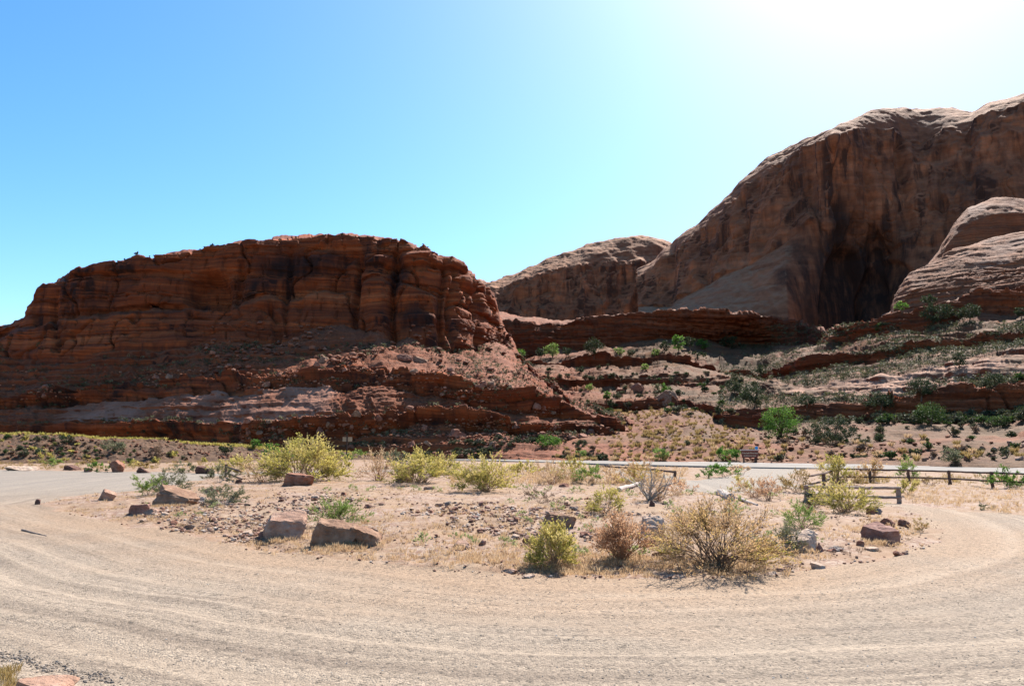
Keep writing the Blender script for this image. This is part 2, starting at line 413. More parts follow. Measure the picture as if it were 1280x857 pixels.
loft('mesa', mesa_c, [
    dict(n=14, noi=1.6, ter=1.0, soil=0.4, str=0.0),
    dict(n=88, shape=0.25, **CL),
    dict(n=5, str=0.6, noi=0.8, soil=0.2),
    dict(n=50, shape=-0.1, **{**CL, 'flu': 0.4, 'str': 0.8}),
    dict(n=54, noi=1.2, ter=1.25, soil=1.0, str=0.3, fin=0.2),
    dict(n=26, str=0.8, fin=1.5, noi=0.8, joint=0.7, under=2.0),
    dict(n=40, noi=0.5, ter=0.3, soil=2.0, str=0.2, fin=0.3, xr=(80, 425)),
    dict(n=30, str=0.8, fin=1.5, noi=0.8, joint=0.7, under=2.0),
    dict(n=40, noi=0.6, ter=0.9, soil=1.0, fin=0.1),
    dict(n=5, noi=0.2, soil=1.0)],
    -150, 788, 690, 'mesa', 'red flat-topped sandstone mesa with a shaded cliff on the left', 'mesa', 3, (0.5, 4.0), 1.6, mesa_extra, varnish_shades=((360, 335, 60, 22, 0.9), (500, 345, 22, 28, 0.9), (420, 330, 30, 20, 0.7), (165, 355, 22, 14, 0.6), (520, 400, 30, 26, 0.8), (320, 360, 30, 24, 0.5)), wander=(5, 4.0))

# --- the high canyon wall on the right
wall_c = [
 [(780, 370, 620), (838, 322, 600), (900, 275, 560), (960, 226, 540), (1040, 194, 490), (1110, 172, 490), (1215, 172, 490), (1280, 150, 470), (1500, 140, 450)],
 [(780, 352, 480), (820, 324, 470), (838, 305, 465), (850, 297, 460), (870, 284, 452), (900, 255, 445), (925, 231, 438), (960, 199, 428), (1000, 183, 418), (1040, 168, 385), (1062, 156, 400), (1090, 142, 410), (1130, 137, 415), (1190, 140, 415), (1215, 148, 400), (1240, 135, 390), (1280, 123, 382), (1350, 112, 370), (1500, 112, 360)],
 [(780, 362, 455), (820, 334, 448), (838, 314, 442), (870, 293, 430), (900, 266, 420), (925, 243, 412), (960, 212, 402), (1000, 190, 392), (1040, 172, 360), (1062, 164, 372), (1090, 160, 378), (1130, 170, 382), (1150, 178, 382), (1180, 168, 375), (1215, 156, 365), (1240, 143, 358), (1280, 130, 350), (1350, 120, 340), (1500, 118, 330)],
 [(780, 375, 447), (830, 350, 438), (870, 330, 418), (900, 312, 407), (940, 285, 395), (980, 262, 385), (1015, 245, 380), (1035, 262, 365), (1060, 262, 372), (1090, 265, 372), (1130, 262, 366), (1180, 262, 356), (1240, 250, 342), (1280, 245, 335), (1500, 230, 315)],
 [(780, 384, 440), (825, 386, 430), (860, 371, 412), (900, 348, 398), (940, 332, 386), (980, 305, 376), (1012, 280, 370), (1030, 320, 368), (1060, 325, 378), (1100, 325, 380), (1130, 305, 362), (1180, 310, 350), (1240, 300, 336), (1280, 300, 330), (1500, 300, 310)],
 [(780, 396, 420), (825, 394, 405), (850, 391, 385), (900, 391, 362), (950, 393, 347), (985, 398, 340), (1000, 402, 352), (1020, 408, 362), (1060, 410, 372), (1100, 405, 370), (1130, 390, 354), (1180, 390, 340), (1280, 390, 320), (1500, 390, 300)],
 [(780, 420, 416), (850, 420, 380), (950, 425, 342), (1000, 440, 345), (1020, 450, 356), (1100, 450, 364), (1280, 440, 315), (1500, 440, 295)],
]
def wall_extra(px, py, X, Y, Z):
    d = 0
    for cx, w, a, y0, y1 in ((1130, 9, 5.0, 165, 300), (1085, 7, 2.5, 200, 400), (1045, 6, 3.0, 240, 400), (835, 6, 4.0, 300, 390), (930, 6, 2.0, 235, 330), (1215, 7, 2.5, 150, 250), (1180, 5, 2.0, 170, 300)):
        d = d - a * np.exp(-((px - cx - 5 * np.sin(py / 40.0)) / w) ** 2) * sstep(y0 - 6, y0 + 20, py) * (1 - sstep(y1 - 20, y1 + 2, py))
    # shallow caves under arches at the foot of the amphitheatre
    for cx, cy, rx, ry, a in ((1112, 345, 34, 22, 2.5), (1055, 390, 34, 90, 9.0), (1092, 385, 16, 60, 5.0)):
        r = np.sqrt(((px - cx) / rx) ** 2 + (np.maximum(cy - py, 0) / ry) ** 2 + (np.maximum(py - cy, 0) / 90) ** 2)
        d = d - a * (1 - sstep(0.7, 1.0, r))
    return d
loft('canyon_wall', wall_c, [
    dict(n=16, noi=1.6, soil=2.0),
    dict(n=44, shape=0.35, soil=2.0, noi=0.8, str=0.35, flu=0.4),
    dict(n=76, shape=0.15, noi=1.4, flu=3.0, str=0.45, joint=0.9),
    dict(n=60, noi=1.3, flu=3.0, str=0.45, joint=0.9),
    dict(n=70, shape=0.1, soil=1.6, noi=0.6, flu=0.5, str=0.25, joint=0.2),
    dict(n=6, noi=1.0)],
    800, 1400, 450, 'wall', 'towering tan and brown canyon wall streaked with dark varnish on the right', 'cliff', 21, (3.0, 14.0), 0.8, wall_extra, varnish_shades=((1060, 355, 95, 115, 1.0), (1105, 300, 60, 60, 0.6), (1200, 230, 60, 50, 0.5), (1000, 240, 30, 60, 0.4)))  # desert varnish patches; those over the amphitheatre also paint in its recess shade

# --- the rounded dome between mesa and wall, and the pale far one
dome_c = [
 [(560, 388, 640), (612, 366, 640), (690, 334, 640), (760, 312, 640), (838, 318, 640), (900, 330, 640)],
 [(560, 378, 560), (612, 356, 560), (640, 345, 560), (690, 322, 560), (720, 314, 560), (735, 307, 560), (760, 300, 560), (800, 294, 560), (820, 297, 556), (838, 304, 556), (870, 318, 556), (900, 330, 556)],
 [(560, 382, 528), (612, 362, 528), (650, 351, 528), (700, 336, 528), (760, 326, 528), (800, 327, 526), (838, 332, 524), (900, 345, 524)],
 [(560, 412, 512), (612, 408, 512), (700, 404, 512), (760, 402, 512), (840, 400, 508), (900, 400, 508)],
 [(560, 430, 510), (900, 430, 506)],
]
loft('sandstone_dome', dome_c, [
    dict(n=8, noi=1.5, soil=2.0), dict(n=34, shape=0.3, soil=2.0, noi=1.1, str=0.35, flu=0.5), dict(n=64, noi=1.6, flu=3.4, str=0.5, joint=1.2), dict(n=4, noi=1.0)],
    585, 880, 300, 'wall', 'rounded tan sandstone dome with a fluted face between the mesa and the canyon wall', 'cliff', 34, (3.0, 12.0), 0.7)
far_c = [
 [(540, 372, 1150), (660, 376, 1150)],
 [(540, 356, 1000), (585, 353, 1000), (600, 352, 1000), (622, 358, 1000), (640, 366, 1000), (670, 372, 1000)],
 [(540, 372, 940), (670, 384, 940)],
 [(540, 420, 900), (670, 420, 900)]]
loft('distant_dome', far_c, [dict(n=6, noi=2.0, soil=2.0), dict(n=16, shape=0.3, soil=2.0, noi=3.0, str=1.0), dict(n=14, noi=2.5, str=1.0)],
    555, 660, 90, 'slick', 'pale pink sunlit dome peeping out far behind the mesa', 'cliff', 41, (3.0, 9.0), 0.8)

# --- slickrock dome and slabs under the wall at the right edge
s1 = [
 [(1150, 340, 330), (1185, 300, 330), (1240, 268, 330), (1500, 262, 330)],
 [(1150, 348, 285), (1176, 312, 285), (1188, 285, 285), (1210, 262, 285), (1240, 251, 285), (1280, 251, 283), (1500, 246, 280)],
 [(1150, 352, 276), (1178, 325, 274), (1192, 296, 272), (1215, 276, 270), (1240, 268, 270), (1280, 268, 268), (1500, 262, 266)],
 [(1150, 372, 268), (1180, 370, 266), (1280, 350, 262), (1500, 340, 258)]]
loft('slickrock_dome', s1, [dict(n=8, noi=0.8, soil=2.0), dict(n=26, shape=0.3, soil=2.0, noi=0.8, str=0.25), dict(n=50, soil=1.8, noi=1.0, str=0.45, flu=0.4)],
    1160, 1470, 240, 'slick', 'rounded pale slickrock dome below the canyon wall at the right edge', 'rock outcrop', 55, (0.8, 3.0), 0.8)
s2 = [
 [(1100, 396, 300), (1150, 366, 300), (1230, 318, 300), (1280, 312, 300), (1500, 300, 300)],
 [(1100, 404, 250), (1113, 396, 250), (1120, 368, 250), (1132, 348, 250), (1160, 330, 250), (1190, 312, 250), (1230, 299, 250), (1280, 291, 248), (1500, 276, 244)],
 [(1100, 404, 240), (1122, 378, 238), (1140, 362, 236), (1190, 345, 232), (1280, 322, 226), (1500, 306, 220)],
 [(1100, 410, 236), (1122, 400, 233), (1150, 392, 229), (1200, 380, 222), (1280, 368, 214), (1500, 350, 206)]]
loft('slickrock_bench', s2, [dict(n=8, noi=0.6, ter=0.6, soil=2.0), dict(n=60, shape=0.15, soil=2.0, noi=0.6, str=0.2, ter=0.3, fin=0.25), dict(n=60, noi=0.8, str=0.8, joint=0.5, flu=0.3)],
    1108, 1470, 320, 'slick', 'layered pink slickrock bench with sunlit edges below the rounded dome', 'rock outcrop', 58, (0.6, 2.4), 0.8)

# --- the hillside from the ledges in the middle to the right-hand slope above the highway
hill_c = [
 [(560, 384, 440), (610, 387, 430), (650, 394, 400), (700, 401, 380), (735, 400, 360), (850, 392, 350), (930, 396, 340), (1000, 410, 320), (1040, 424, 280), (1120, 404, 262), (1280, 366, 250), (1500, 345, 240)],
 [(560, 400, 320), (610, 404, 320), (650, 404, 315), (690, 406, 310), (735, 398, 305), (800, 392, 300), (850, 388, 300), (930, 391, 300), (1000, 405, 318), (1030, 416, 270), (1060, 410, 234), (1100, 399, 222), (1160, 386, 213), (1280, 359, 206), (1500, 336, 200)],
 [(560, 440, 312), (610, 440, 310), (650, 444, 307), (700, 436, 303), (800, 431, 297), (870, 424, 305), (940, 425, 315), (1000, 432, 300), (1040, 427, 240), (1100, 412, 218), (1160, 404, 208), (1280, 384, 201), (1500, 364, 196)],
 [(560, 462, 270), (620, 458, 262), (680, 452, 255), (760, 446, 250), (850, 447, 255), (910, 460, 272), (955, 466, 262), (1000, 455, 212), (1100, 438, 193), (1180, 429, 188), (1280, 417, 183), (1500, 398, 180)],
 [(560, 464, 269), (620, 460, 261), (680, 454, 254), (760, 449, 249), (850, 451, 254), (910, 466, 270), (955, 473, 260), (1000, 463, 211), (1100, 447, 192), (1180, 438, 187), (1280, 427, 182), (1500, 409, 179)],
 [(560, 475, 250), (620, 472, 240), (680, 470, 230), (760, 467, 226), (850, 467, 226), (930, 475, 225), (990, 479, 188), (1050, 478, 174), (1100, 470, 167), (1180, 455, 162), (1280, 438, 157), (1500, 419, 152)],
 [(560, 485, 247), (620, 486, 237), (680, 488, 228), (760, 483, 224), (850, 482, 220), (940, 488, 200), (990, 500, 165), (1050, 501, 158), (1100, 496, 152), (1180, 482, 147), (1280, 468, 141), (1500, 458, 136)],
 [(560, 508, 195), (640, 506, 190), (700, 512, 185), (780, 506, 182), (860, 505, 178), (900, 514, 155), (960, 512, 144), (1040, 512, 142), (1100, 505, 138), (1160, 493, 135.5), (1200, 489, 133.5), (1280, 485, 130.5), (1500, 478, 126)],
 [(560, 514, 193), (640, 516, 188), (700, 519, 183), (780, 512, 181), (860, 512, 176), (900, 526, 152), (960, 531, 141), (1040, 531, 139.5), (1100, 528, 135.5), (1160, 523, 133), (1200, 523, 131), (1280, 515, 128), (1500, 512, 124)],
 [(560, 571, 128), (640, 573.5, 116), (720, 575, 108), (800, 576, 101), (880, 577, 96), (940, 578, 92), (1000, 579, 88), (1100, 581, 80), (1280, 585, 69), (1500, 590, 59)],
 [(560, 590, 124), (720, 596, 104), (880, 600, 92), (1000, 604, 84), (1280, 620, 65), (1500, 630, 55)],
]
loft('hillside', hill_c, [
    dict(n=12, noi=1.0, soil=1.0, ter=0.5),
    dict(n=44, str=1.4, fin=1.6, noi=1.2, joint=0.8, flu=0.4, under=1.5),
    dict(n=36, noi=1.2, soil=0.9, ter=1.2, str=0.3, fin=0.3),
    dict(n=16, str=0.8, fin=1.5, noi=0.8, joint=0.5, under=2.5),
    dict(n=24, noi=0.8, soil=0.9, ter=1.1, str=0.3, fin=0.3),
    dict(n=44, str=0.5, fin=0.8, noi=0.5, joint=0.4, ter=0.3, soil=2.0, xr=(985, 3000)),
    dict(n=40, noi=0.8, soil=1.0, ter=1.2, str=0.3, fin=0.3),
    dict(n=36, str=0.9, fin=1.4, noi=0.8, joint=0.7, under=2.0),
    dict(n=66, noi=0.7, soil=1.0, ter=0.3),
    dict(n=4, noi=0.2, soil=1.0)],
    600, 1400, 600, 'hill', 'ledgy brush-dotted red hillside rising beyond the highway on the right', 'hillside', 77, (0.5, 2.6), 1.6, wander=(2, 6.0))

# ------------------------------------------------------------------ ground
def flat_pt(px, py, z=0.0):
    a, e = tan_of(px, py)
    y = (z - EYE) / e
    return a * y, y
ISLAND_PX = [(52, 629), (75, 638), (120, 648), (160, 656), (205, 662), (250, 672), (300, 683), (340, 691), (400, 698), (450, 702), (500, 706), (560, 714),
             (640, 721), (700, 724), (770, 724), (840, 722), (900, 720), (960, 718), (1010, 713), (1060, 703), (1105, 695), (1142, 686), (1164, 675), (1168, 662),
             (1150, 646), (1122, 635), (1085, 629), (1040, 622), (1010, 613), (985, 609), (960, 611), (935, 616), (900, 617), (868, 614), (850, 604), (800, 593),
             (700, 590), (560, 590), (440, 591), (330, 592), (262, 597), (228, 604), (190, 612), (130, 617), (85, 621)]
isl = np.array([flat_pt(*p) for p in ISLAND_PX])
def poly_sd(x, y, poly):
    """signed distance to a closed outline (inside negative) and arc length of the nearest point"""
    x = np.asarray(x, float); y = np.asarray(y, float)
    best = np.full(x.shape, 1e9); arc = np.zeros(x.shape); ins = np.zeros(x.shape, bool)
    s = 0.0
    for (x0, y0), (x1, y1) in zip(poly, np.roll(poly, -1, 0)):
        dx, dy = x1 - x0, y1 - y0
        l2 = dx * dx + dy * dy
        t = np.clip(((x - x0) * dx + (y - y0) * dy) / l2, 0, 1)
        d = (x - x0 - t * dx) ** 2 + (y - y0 - t * dy) ** 2
        m = d < best
        best = np.where(m, d, best); arc = np.where(m, s + t * math.sqrt(l2), arc)
        c = ((y0 > y) != (y1 > y)) & (x < dx * (y - y0) / (dy if abs(dy) > 1e-9 else 1e-9) + x0)
        ins ^= c
        s += math.sqrt(l2)
    return np.where(ins, -1, 1) * np.sqrt(best), arc
# outer limit of the gravel: beyond it lie the verges (left bank, right bank, strip of shrubs by the highway)
OUT_PX = [(-900, 590), (-300, 588), (0, 587), (120, 589), (200, 590), (255, 592), (300, 590), (400, 588.5), (560, 587), (700, 586.5), (780, 588), (850, 595), (872, 600), (912, 594.5),
          (927, 590), (932, 584), (1003, 585.5), (992, 592), (985, 600), (1000, 610), (1040, 620), (1085, 627), (1125, 630), (1170, 634), (1220, 639), (1280, 645), (1400, 657), (1600, 684), (1900, 730)]
outl = np.array([flat_pt(*p) for p in OUT_PX] + [(60, 2.0), (60, -40), (-80, -40), (-110, 20)])
def masks(x, y):
    """1 on the gravel, 0 elsewhere; distance from the island's edge; arc length along it"""
    d, s = poly_sd(x, y, isl)
    d2, _ = poly_sd(x, y, outl)
    n = fbm(np.asarray(x) * 0.8, np.asarray(y) * 0.8, 0, 4, 5) * 0.45
    near = np.clip(np.asarray(y) / 30.0, 0.4, 1.6)
    g = sstep(-0.25, 0.35, (d + n * near) / near) * sstep(-0.3, 0.4, (-d2 + n * near) / near)
    return g, d, s
RUTS = (1.3, 2.85, 4.1, 5.7, 7.2)
def ground_z(x, y):
    x = np.asarray(x, float); y = np.asarray(y, float)
    g, d, s = masks(x, y)
    far = np.clip((np.hypot(x, y) - 25) / 60, 0, 1)
    z = 0.10 * sstep(0.0, 1.6, -d) + 0.13 * sstep(1.0, 6.0, -d)                       # the island stands a little proud
    z = z + (1 - g) * (0.05 * fbm(x * 0.5, y * 0.5, 0, 3, 31) + 0.036 * fbm(x * 3.1, y * 3.1, 0, 4, 32))
    lane = np.abs(d)
    z = z + g * (0.015 * vn(lane * 1.7 + 0.4 * vn(s * 0.08, d * 0.3, 0, 33), s * 0.02, 0, 34) + 0.008 * fbm(lane * 6, s * 0.25, 0, 2, 35) + 0.006 * fbm(x * 5, y * 5, 0, 3, 36))
    wob = 0.5 * vn(s * 0.035, 0 * s, 0, 41) + 0.12 * vn(s * 0.2, 0 * s, 0, 42)
    for a_ in RUTS:
        q = (d - a_ + wob * (1 + 0.1 * a_)) / 0.17
        z = z - g * 0.016 * np.exp(-q * q) + g * 0.010 * (np.exp(-((q - 2.1) / 0.9) ** 2) + np.exp(-((q + 2.1) / 0.9) ** 2))
    z = z + 0.035 * np.exp(-((d - 0.15 + 0.2 * vn(s * 0.3, 0 * s, 0, 37)) / 0.28) ** 2) * (0.5 + 0.5 * vn(s * 0.9, d, 0, 38))   # berm of loose gravel at the edge
    return z + 0.07 * far * fbm(x * 0.05, y * 0.05, 0, 3, 39) * (1 - g)
def G(px, py):
    z = 0.0
    for _ in range(4):
        x, y = flat_pt(px, py, z)
        z = float(ground_z(np.array([x]), np.array([y]))[0])
    return float(x), float(y), z

def Gv(px, py):
    px, py = np.asarray(px, float), np.asarray(py, float)
    z = np.zeros(px.shape)
    for _ in range(3):
        x, y = flat_pt(px, py, z)
        z = ground_z(x, y)
    return np.stack([x, y, z], -1)
def grid_ground():
    a0 = math.atan(0.86)
    az = np.concatenate([np.linspace(-math.pi, -a0, 40)[:-1], np.linspace(-a0, a0, 540), np.linspace(a0, math.pi, 40)[1:]])
    sl = np.concatenate([np.linspace(2.4, 0.5, 20)[:-1], np.linspace(0.5, 0.06, 230)[:-1], np.linspace(0.06, 0.017, 90)[:-1], np.array([0.015, 0.013, 0.011, 0.009, 0.006, 0.004, 0.002, 0.0008])])
    r = EYE / sl
    x = np.sin(az)[None, :] * r[:, None]; y = np.cos(az)[None, :] * r[:, None]
    g, d, s = masks(x, y)
    z = ground_z(x, y)
    z = z - 3.0 * sstep(170, 400, r)[:, None] * np.ones_like(z)
    idx = np.arange(z.size).reshape(z.shape)
    F = np.stack([idx[:-1, :-1], idx[:-1, 1:], idx[1:, 1:], idx[1:, :-1]], -1).reshape(-1, 4)
    V = np.stack([x, y, z], -1).reshape(-1, 3)
    gc = g.ravel()[F].mean(1); dc = d.ravel()[F].mean(1)
    wob = 0.5 * vn(s * 0.035, 0 * s, 0, 41) + 0.12 * vn(s * 0.2, 0 * s, 0, 42)
    rut = np.zeros(d.shape)
    for a_ in RUTS: rut = np.maximum(rut, np.exp(-((d - a_ + wob * (1 + 0.1 * a_)) / 0.2) ** 2))
    at = {'rut': (rut * g).ravel(), 'grav': g.ravel(), 'ac': d.ravel(), 'al': s.ravel()}
    for name, m, label, cat in (('gravel_road', gc >= 0.5, 'pale gravel road looping round the sandy island', 'road'),
                                ('traffic_island', (gc < 0.5) & (dc < 0.6), 'low sandy island of rubble, dry grass and brush inside the gravel loop', 'ground'),
                                ('ground', (gc < 0.5) & (dc >= 0.6), 'sandy desert ground and verges around the gravel road', 'ground')):
        f = F[m]
        used = np.unique(f)
        re = np.zeros(len(V), np.int64); re[used] = np.arange(len(used))
        me = make_mesh(name, V[used], re[f], M['ground'], True, {k: v[used] for k, v in at.items()})
        tag(link(name, me), label, cat, kind='structure')

def ground_mat():
    t = NT('ground_surface')
    p = t.pos()
    g0, ac, al = t.attr('grav'), t.attr('ac'), t.attr('al')
    n1 = t.noise(p, 1.4, 6, 0.7)
    n0 = t.noise(p, 0.22, 4, 0.6)
    g = t.ramp(t.math('ADD', g0, t.math('MULTIPLY', t.math('SUBTRACT', n1, 0.5), 0.9)), [(0.35, 0.0), (0.65, 1.0)])
    # sand of the island and verges
    sand = t.ramp(n1, [(0.28, (0.17, 0.092, 0.054)), (0.42, (0.285, 0.175, 0.108)), (0.56, (0.385, 0.26, 0.17)), (0.74, (0.46, 0.335, 0.235))])
    sand = t.mix(t.ramp(n0, [(0.40, 0.0), (0.62, 0.75)]), sand, (0.35, 0.21, 0.125))
    vrub = t.voro(p, 11.0, 'Color')
    rub = t.ramp(t.sep(vrub)[0], [(0.0, (0.22, 0.115, 0.08)), (0.35, (0.33, 0.21, 0.155)), (0.7, (0.41, 0.295, 0.23)), (1.0, (0.52, 0.41, 0.33))])
    sand = t.mix(t.ramp(t.noise(p, 0.45, 4, 0.6), [(0.46, 0.0), (0.6, 0.8)]), sand, rub)
    # gravel: streaked along the lane, sandier by the island
    lane = t.comb(t.math('MULTIPLY', ac, 1.5), t.math('MULTIPLY', al, 0.045), 0.0)
    st = t.noise(lane, 1.0, 5, 0.65)
    lane2 = t.comb(t.math('MULTIPLY', ac, 5.0), t.math('MULTIPLY', al, 0.12), 0.0)
    st2 = t.noise(lane2, 1.0, 4, 0.6)
    gr = t.ramp(st, [(0.36, (0.25, 0.192, 0.145)), (0.48, (0.335, 0.26, 0.195)), (0.62, (0.415, 0.325, 0.245))])
    gr = t.mix(t.math('MULTIPLY', t.ramp(st2, [(0.44, 0.0), (0.60, 0.75)]), t.ramp(t.noise(p, 0.35, 4, 0.65), [(0.36, 0.1), (0.62, 1.0)])), gr, (0.215, 0.162, 0.122))
    tanm = t.math('ADD', ac, t.math('MULTIPLY', t.math('SUBTRACT', n0, 0.5), 7.0))
    yy = t.ramp(t.math('MULTIPLY', t.sep(p)[1], 0.01), [(0.2, 0.8), (0.36, 0.0)])
    gr = t.mix(t.math('MULTIPLY', t.ramp(t.math('MULTIPLY', tanm, 0.2), [(0.12, 1.0), (0.75, 0.0)]), yy), gr, (0.38, 0.25, 0.158))
    peb = t.sep(t.voro(p, 46.0, 'Color'))
    pv = t.ramp(peb[0], [(0.0, 0.42), (0.16, 0.75), (0.5, 1.0), (0.85, 1.12), (1.0, 1.4)])
    pv2 = t.ramp(t.sep(t.voro(p, 17.0, 'Color'))[1], [(0.0, 0.5), (0.06, 0.72), (0.14, 1.0), (1.0, 1.05)], 'LINEAR')
    rt = t.math('MULTIPLY', t.attr('rut'), t.ramp(t.noise(p, 0.5, 3), [(0.38, 0.15), (0.6, 0.9)]))
    gr = t.mix(t.math('MULTIPLY', rt, 0.4), gr, (0.47, 0.365, 0.27))
    gr = t.mix(t.math('SUBTRACT', 0.9, t.math('MULTIPLY', rt, 0.5)), gr, pv, 'MULTIPLY')
    gr = t.mix(0.8, gr, pv2, 'MULTIPLY')
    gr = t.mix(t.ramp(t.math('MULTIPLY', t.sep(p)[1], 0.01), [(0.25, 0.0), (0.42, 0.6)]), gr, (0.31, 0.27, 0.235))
    t.put(t.b.inputs['Base Color'], t.mix(1.0, t.mix(g, sand, gr), (0.70, 0.695, 0.675), 'MULTIPLY'))
    hb = t.math('ADD', t.math('MULTIPLY', t.voro(p, 46.0), -1.0), t.math('ADD', t.math('MULTIPLY', t.voro(p, 17.0), -0.8), t.math('MULTIPLY', n1, 2.5)))
    t.put(t.b.inputs['Normal'], t.bump(hb, 0.6, 0.02))
    return t.m
M['ground'] = ground_mat()
grid_ground()

# the paved highway beyond the island, with its painted edge line
def asphalt():
    t = NT('sunbleached_asphalt')
    p = t.pos()
    n = t.noise(p, 0.5, 5, 0.6); f = t.noise(p, 9.0, 3, 0.6)
    c = t.ramp(n, [(0.3, (0.19, 0.168, 0.148)), (0.7, (0.265, 0.235, 0.205))])
    t.put(t.b.inputs['Base Color'], t.mix(0.3, c, t.ramp(f, [(0.3, 0.7), (0.7, 1.2)]), 'MULTIPLY'))
    t.b.inputs['Roughness'].default_value = 0.9
    t.b.inputs['Specular IOR Level'].default_value = 0.08
    return t.m
M['asphalt'] = asphalt()
def plain(name, c, c2=None, sc=8.0, rough=0.85, stretch=(1, 1, 1), bump=0.2, spec=0.2):
    t = NT(name)
    v = t.scale(t.obj(), stretch)
    n = t.noise(v, sc, 5, 0.65)
    c2 = c2 or tuple(q * 0.6 for q in c)
    t.put(t.b.inputs['Base Color'], t.ramp(n, [(0.3, c2), (0.7, c)]))
    t.b.inputs['Roughness'].default_value = rough
    t.b.inputs['Specular IOR Level'].default_value = spec
    if bump: t.put(t.b.inputs['Normal'], t.bump(n, bump, 0.02))
    return t.m
M['paint'] = plain('road_paint', (0.80, 0.79, 0.76), (0.66, 0.65, 0.62), 6.0, 0.6, bump=0)
far_px = [(560, 572.2), (600, 572.8), (640, 573.8), (720, 575.3), (800, 577), (880, 578.3), (940, 579.4), (1000, 580.3), (1100, 581.8), (1190, 583.8), (1280, 586.5), (1450, 592), (1700, 602)]
near_px = [(560, 575.5), (600, 576), (640, 577), (720, 579.5), (800, 581.8), (880, 583.6), (940, 585), (1000, 586), (1100, 588.5), (1190, 591), (1280, 594), (1450, 602), (1700, 617)]
fa = np.array([flat_pt(*p) for p in far_px]); ne = np.array([flat_pt(*p) for p in near_px])
def strip(name, u0, u1, z, mat, label, cat):
    n = 60
    q = np.linspace(0, len(fa) - 1, n)
    fx = np.stack([np.interp(q, np.arange(len(fa)), fa[:, k]) for k in (0, 1)], -1)
    nx = np.stack([np.interp(q, np.arange(len(ne)), ne[:, k]) for k in (0, 1)], -1)
    A, B = fx + (nx - fx) * u0, fx + (nx - fx) * u1
    rows = [A + (B - A) * k for k in np.linspace(0, 1, 6)]
    V = np.stack([np.concatenate([r, np.full((n, 1), z)], 1) for r in rows])
    V = np.concatenate([np.concatenate([rows[0], np.full((n, 1), -0.4)], 1)[None], V, np.concatenate([rows[-1], np.full((n, 1), -0.4)], 1)[None]])
    idx = np.arange(8 * n).reshape(8, n)
    F = np.stack([idx[:-1, :-1], idx[1:, :-1], idx[1:, 1:], idx[:-1, 1:]], -1).reshape(-1, 4)
    tag(link(name, make_mesh(name, V, F, mat, False)), label, cat, kind='structure')
strip('highway', 0, 1, 0.12, M['asphalt'], 'sun-bleached paved highway running along the foot of the hillside', 'road')
strip('edge_line', 0.05, 0.075, 0.126, M['paint'], 'white painted line along the far edge of the highway', 'road marking')

# the grassy roadside embankment on the left
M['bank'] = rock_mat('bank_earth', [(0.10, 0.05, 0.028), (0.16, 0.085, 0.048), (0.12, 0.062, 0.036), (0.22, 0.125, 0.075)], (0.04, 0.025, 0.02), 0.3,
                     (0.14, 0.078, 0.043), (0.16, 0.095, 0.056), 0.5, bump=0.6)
emb = [
 [(-300, 545, 116), (-190, 542, 112), (0, 547, 115), (200, 556, 121), (300, 560, 127), (430, 569, 136), (500, 574, 138)],
 [(-300, 540, 109), (-190, 538, 106), (0, 544, 109), (100, 548.5, 111), (200, 553, 115), (300, 557.5, 121), (370, 562, 127), (430, 566.5, 130), (500, 573.5, 133)],
 [(-300, 540, 104), (-190, 538, 101), (0, 543.5, 104), (100, 548.5, 106), (200, 553.5, 110), (300, 558, 116), (370, 562.5, 122), (430, 567, 126), (500, 574, 129)],
 [(-300, 577, 92), (-190, 577, 90), (0, 575, 93), (100, 574, 96), (200, 574, 99), (300, 573, 107), (400, 572, 119), (500, 574.5, 127)],
 [(-300, 592, 88), (0, 588, 89), (200, 588, 94), (400, 584, 114), (500, 584, 122)]]
loft('embankment', emb, [dict(n=4, noi=0.15, soil=1.0), dict(n=8, noi=0.2, soil=1.0), dict(n=40, noi=0.45, str=0.25, fin=0.35, soil=0.8), dict(n=4, noi=0.1, soil=1.0)],
     -185, 495, 520, 'bank', 'long low earth embankment with grass along its top on the left', 'embankment', 91, (0.3, 0.8), 1.0)

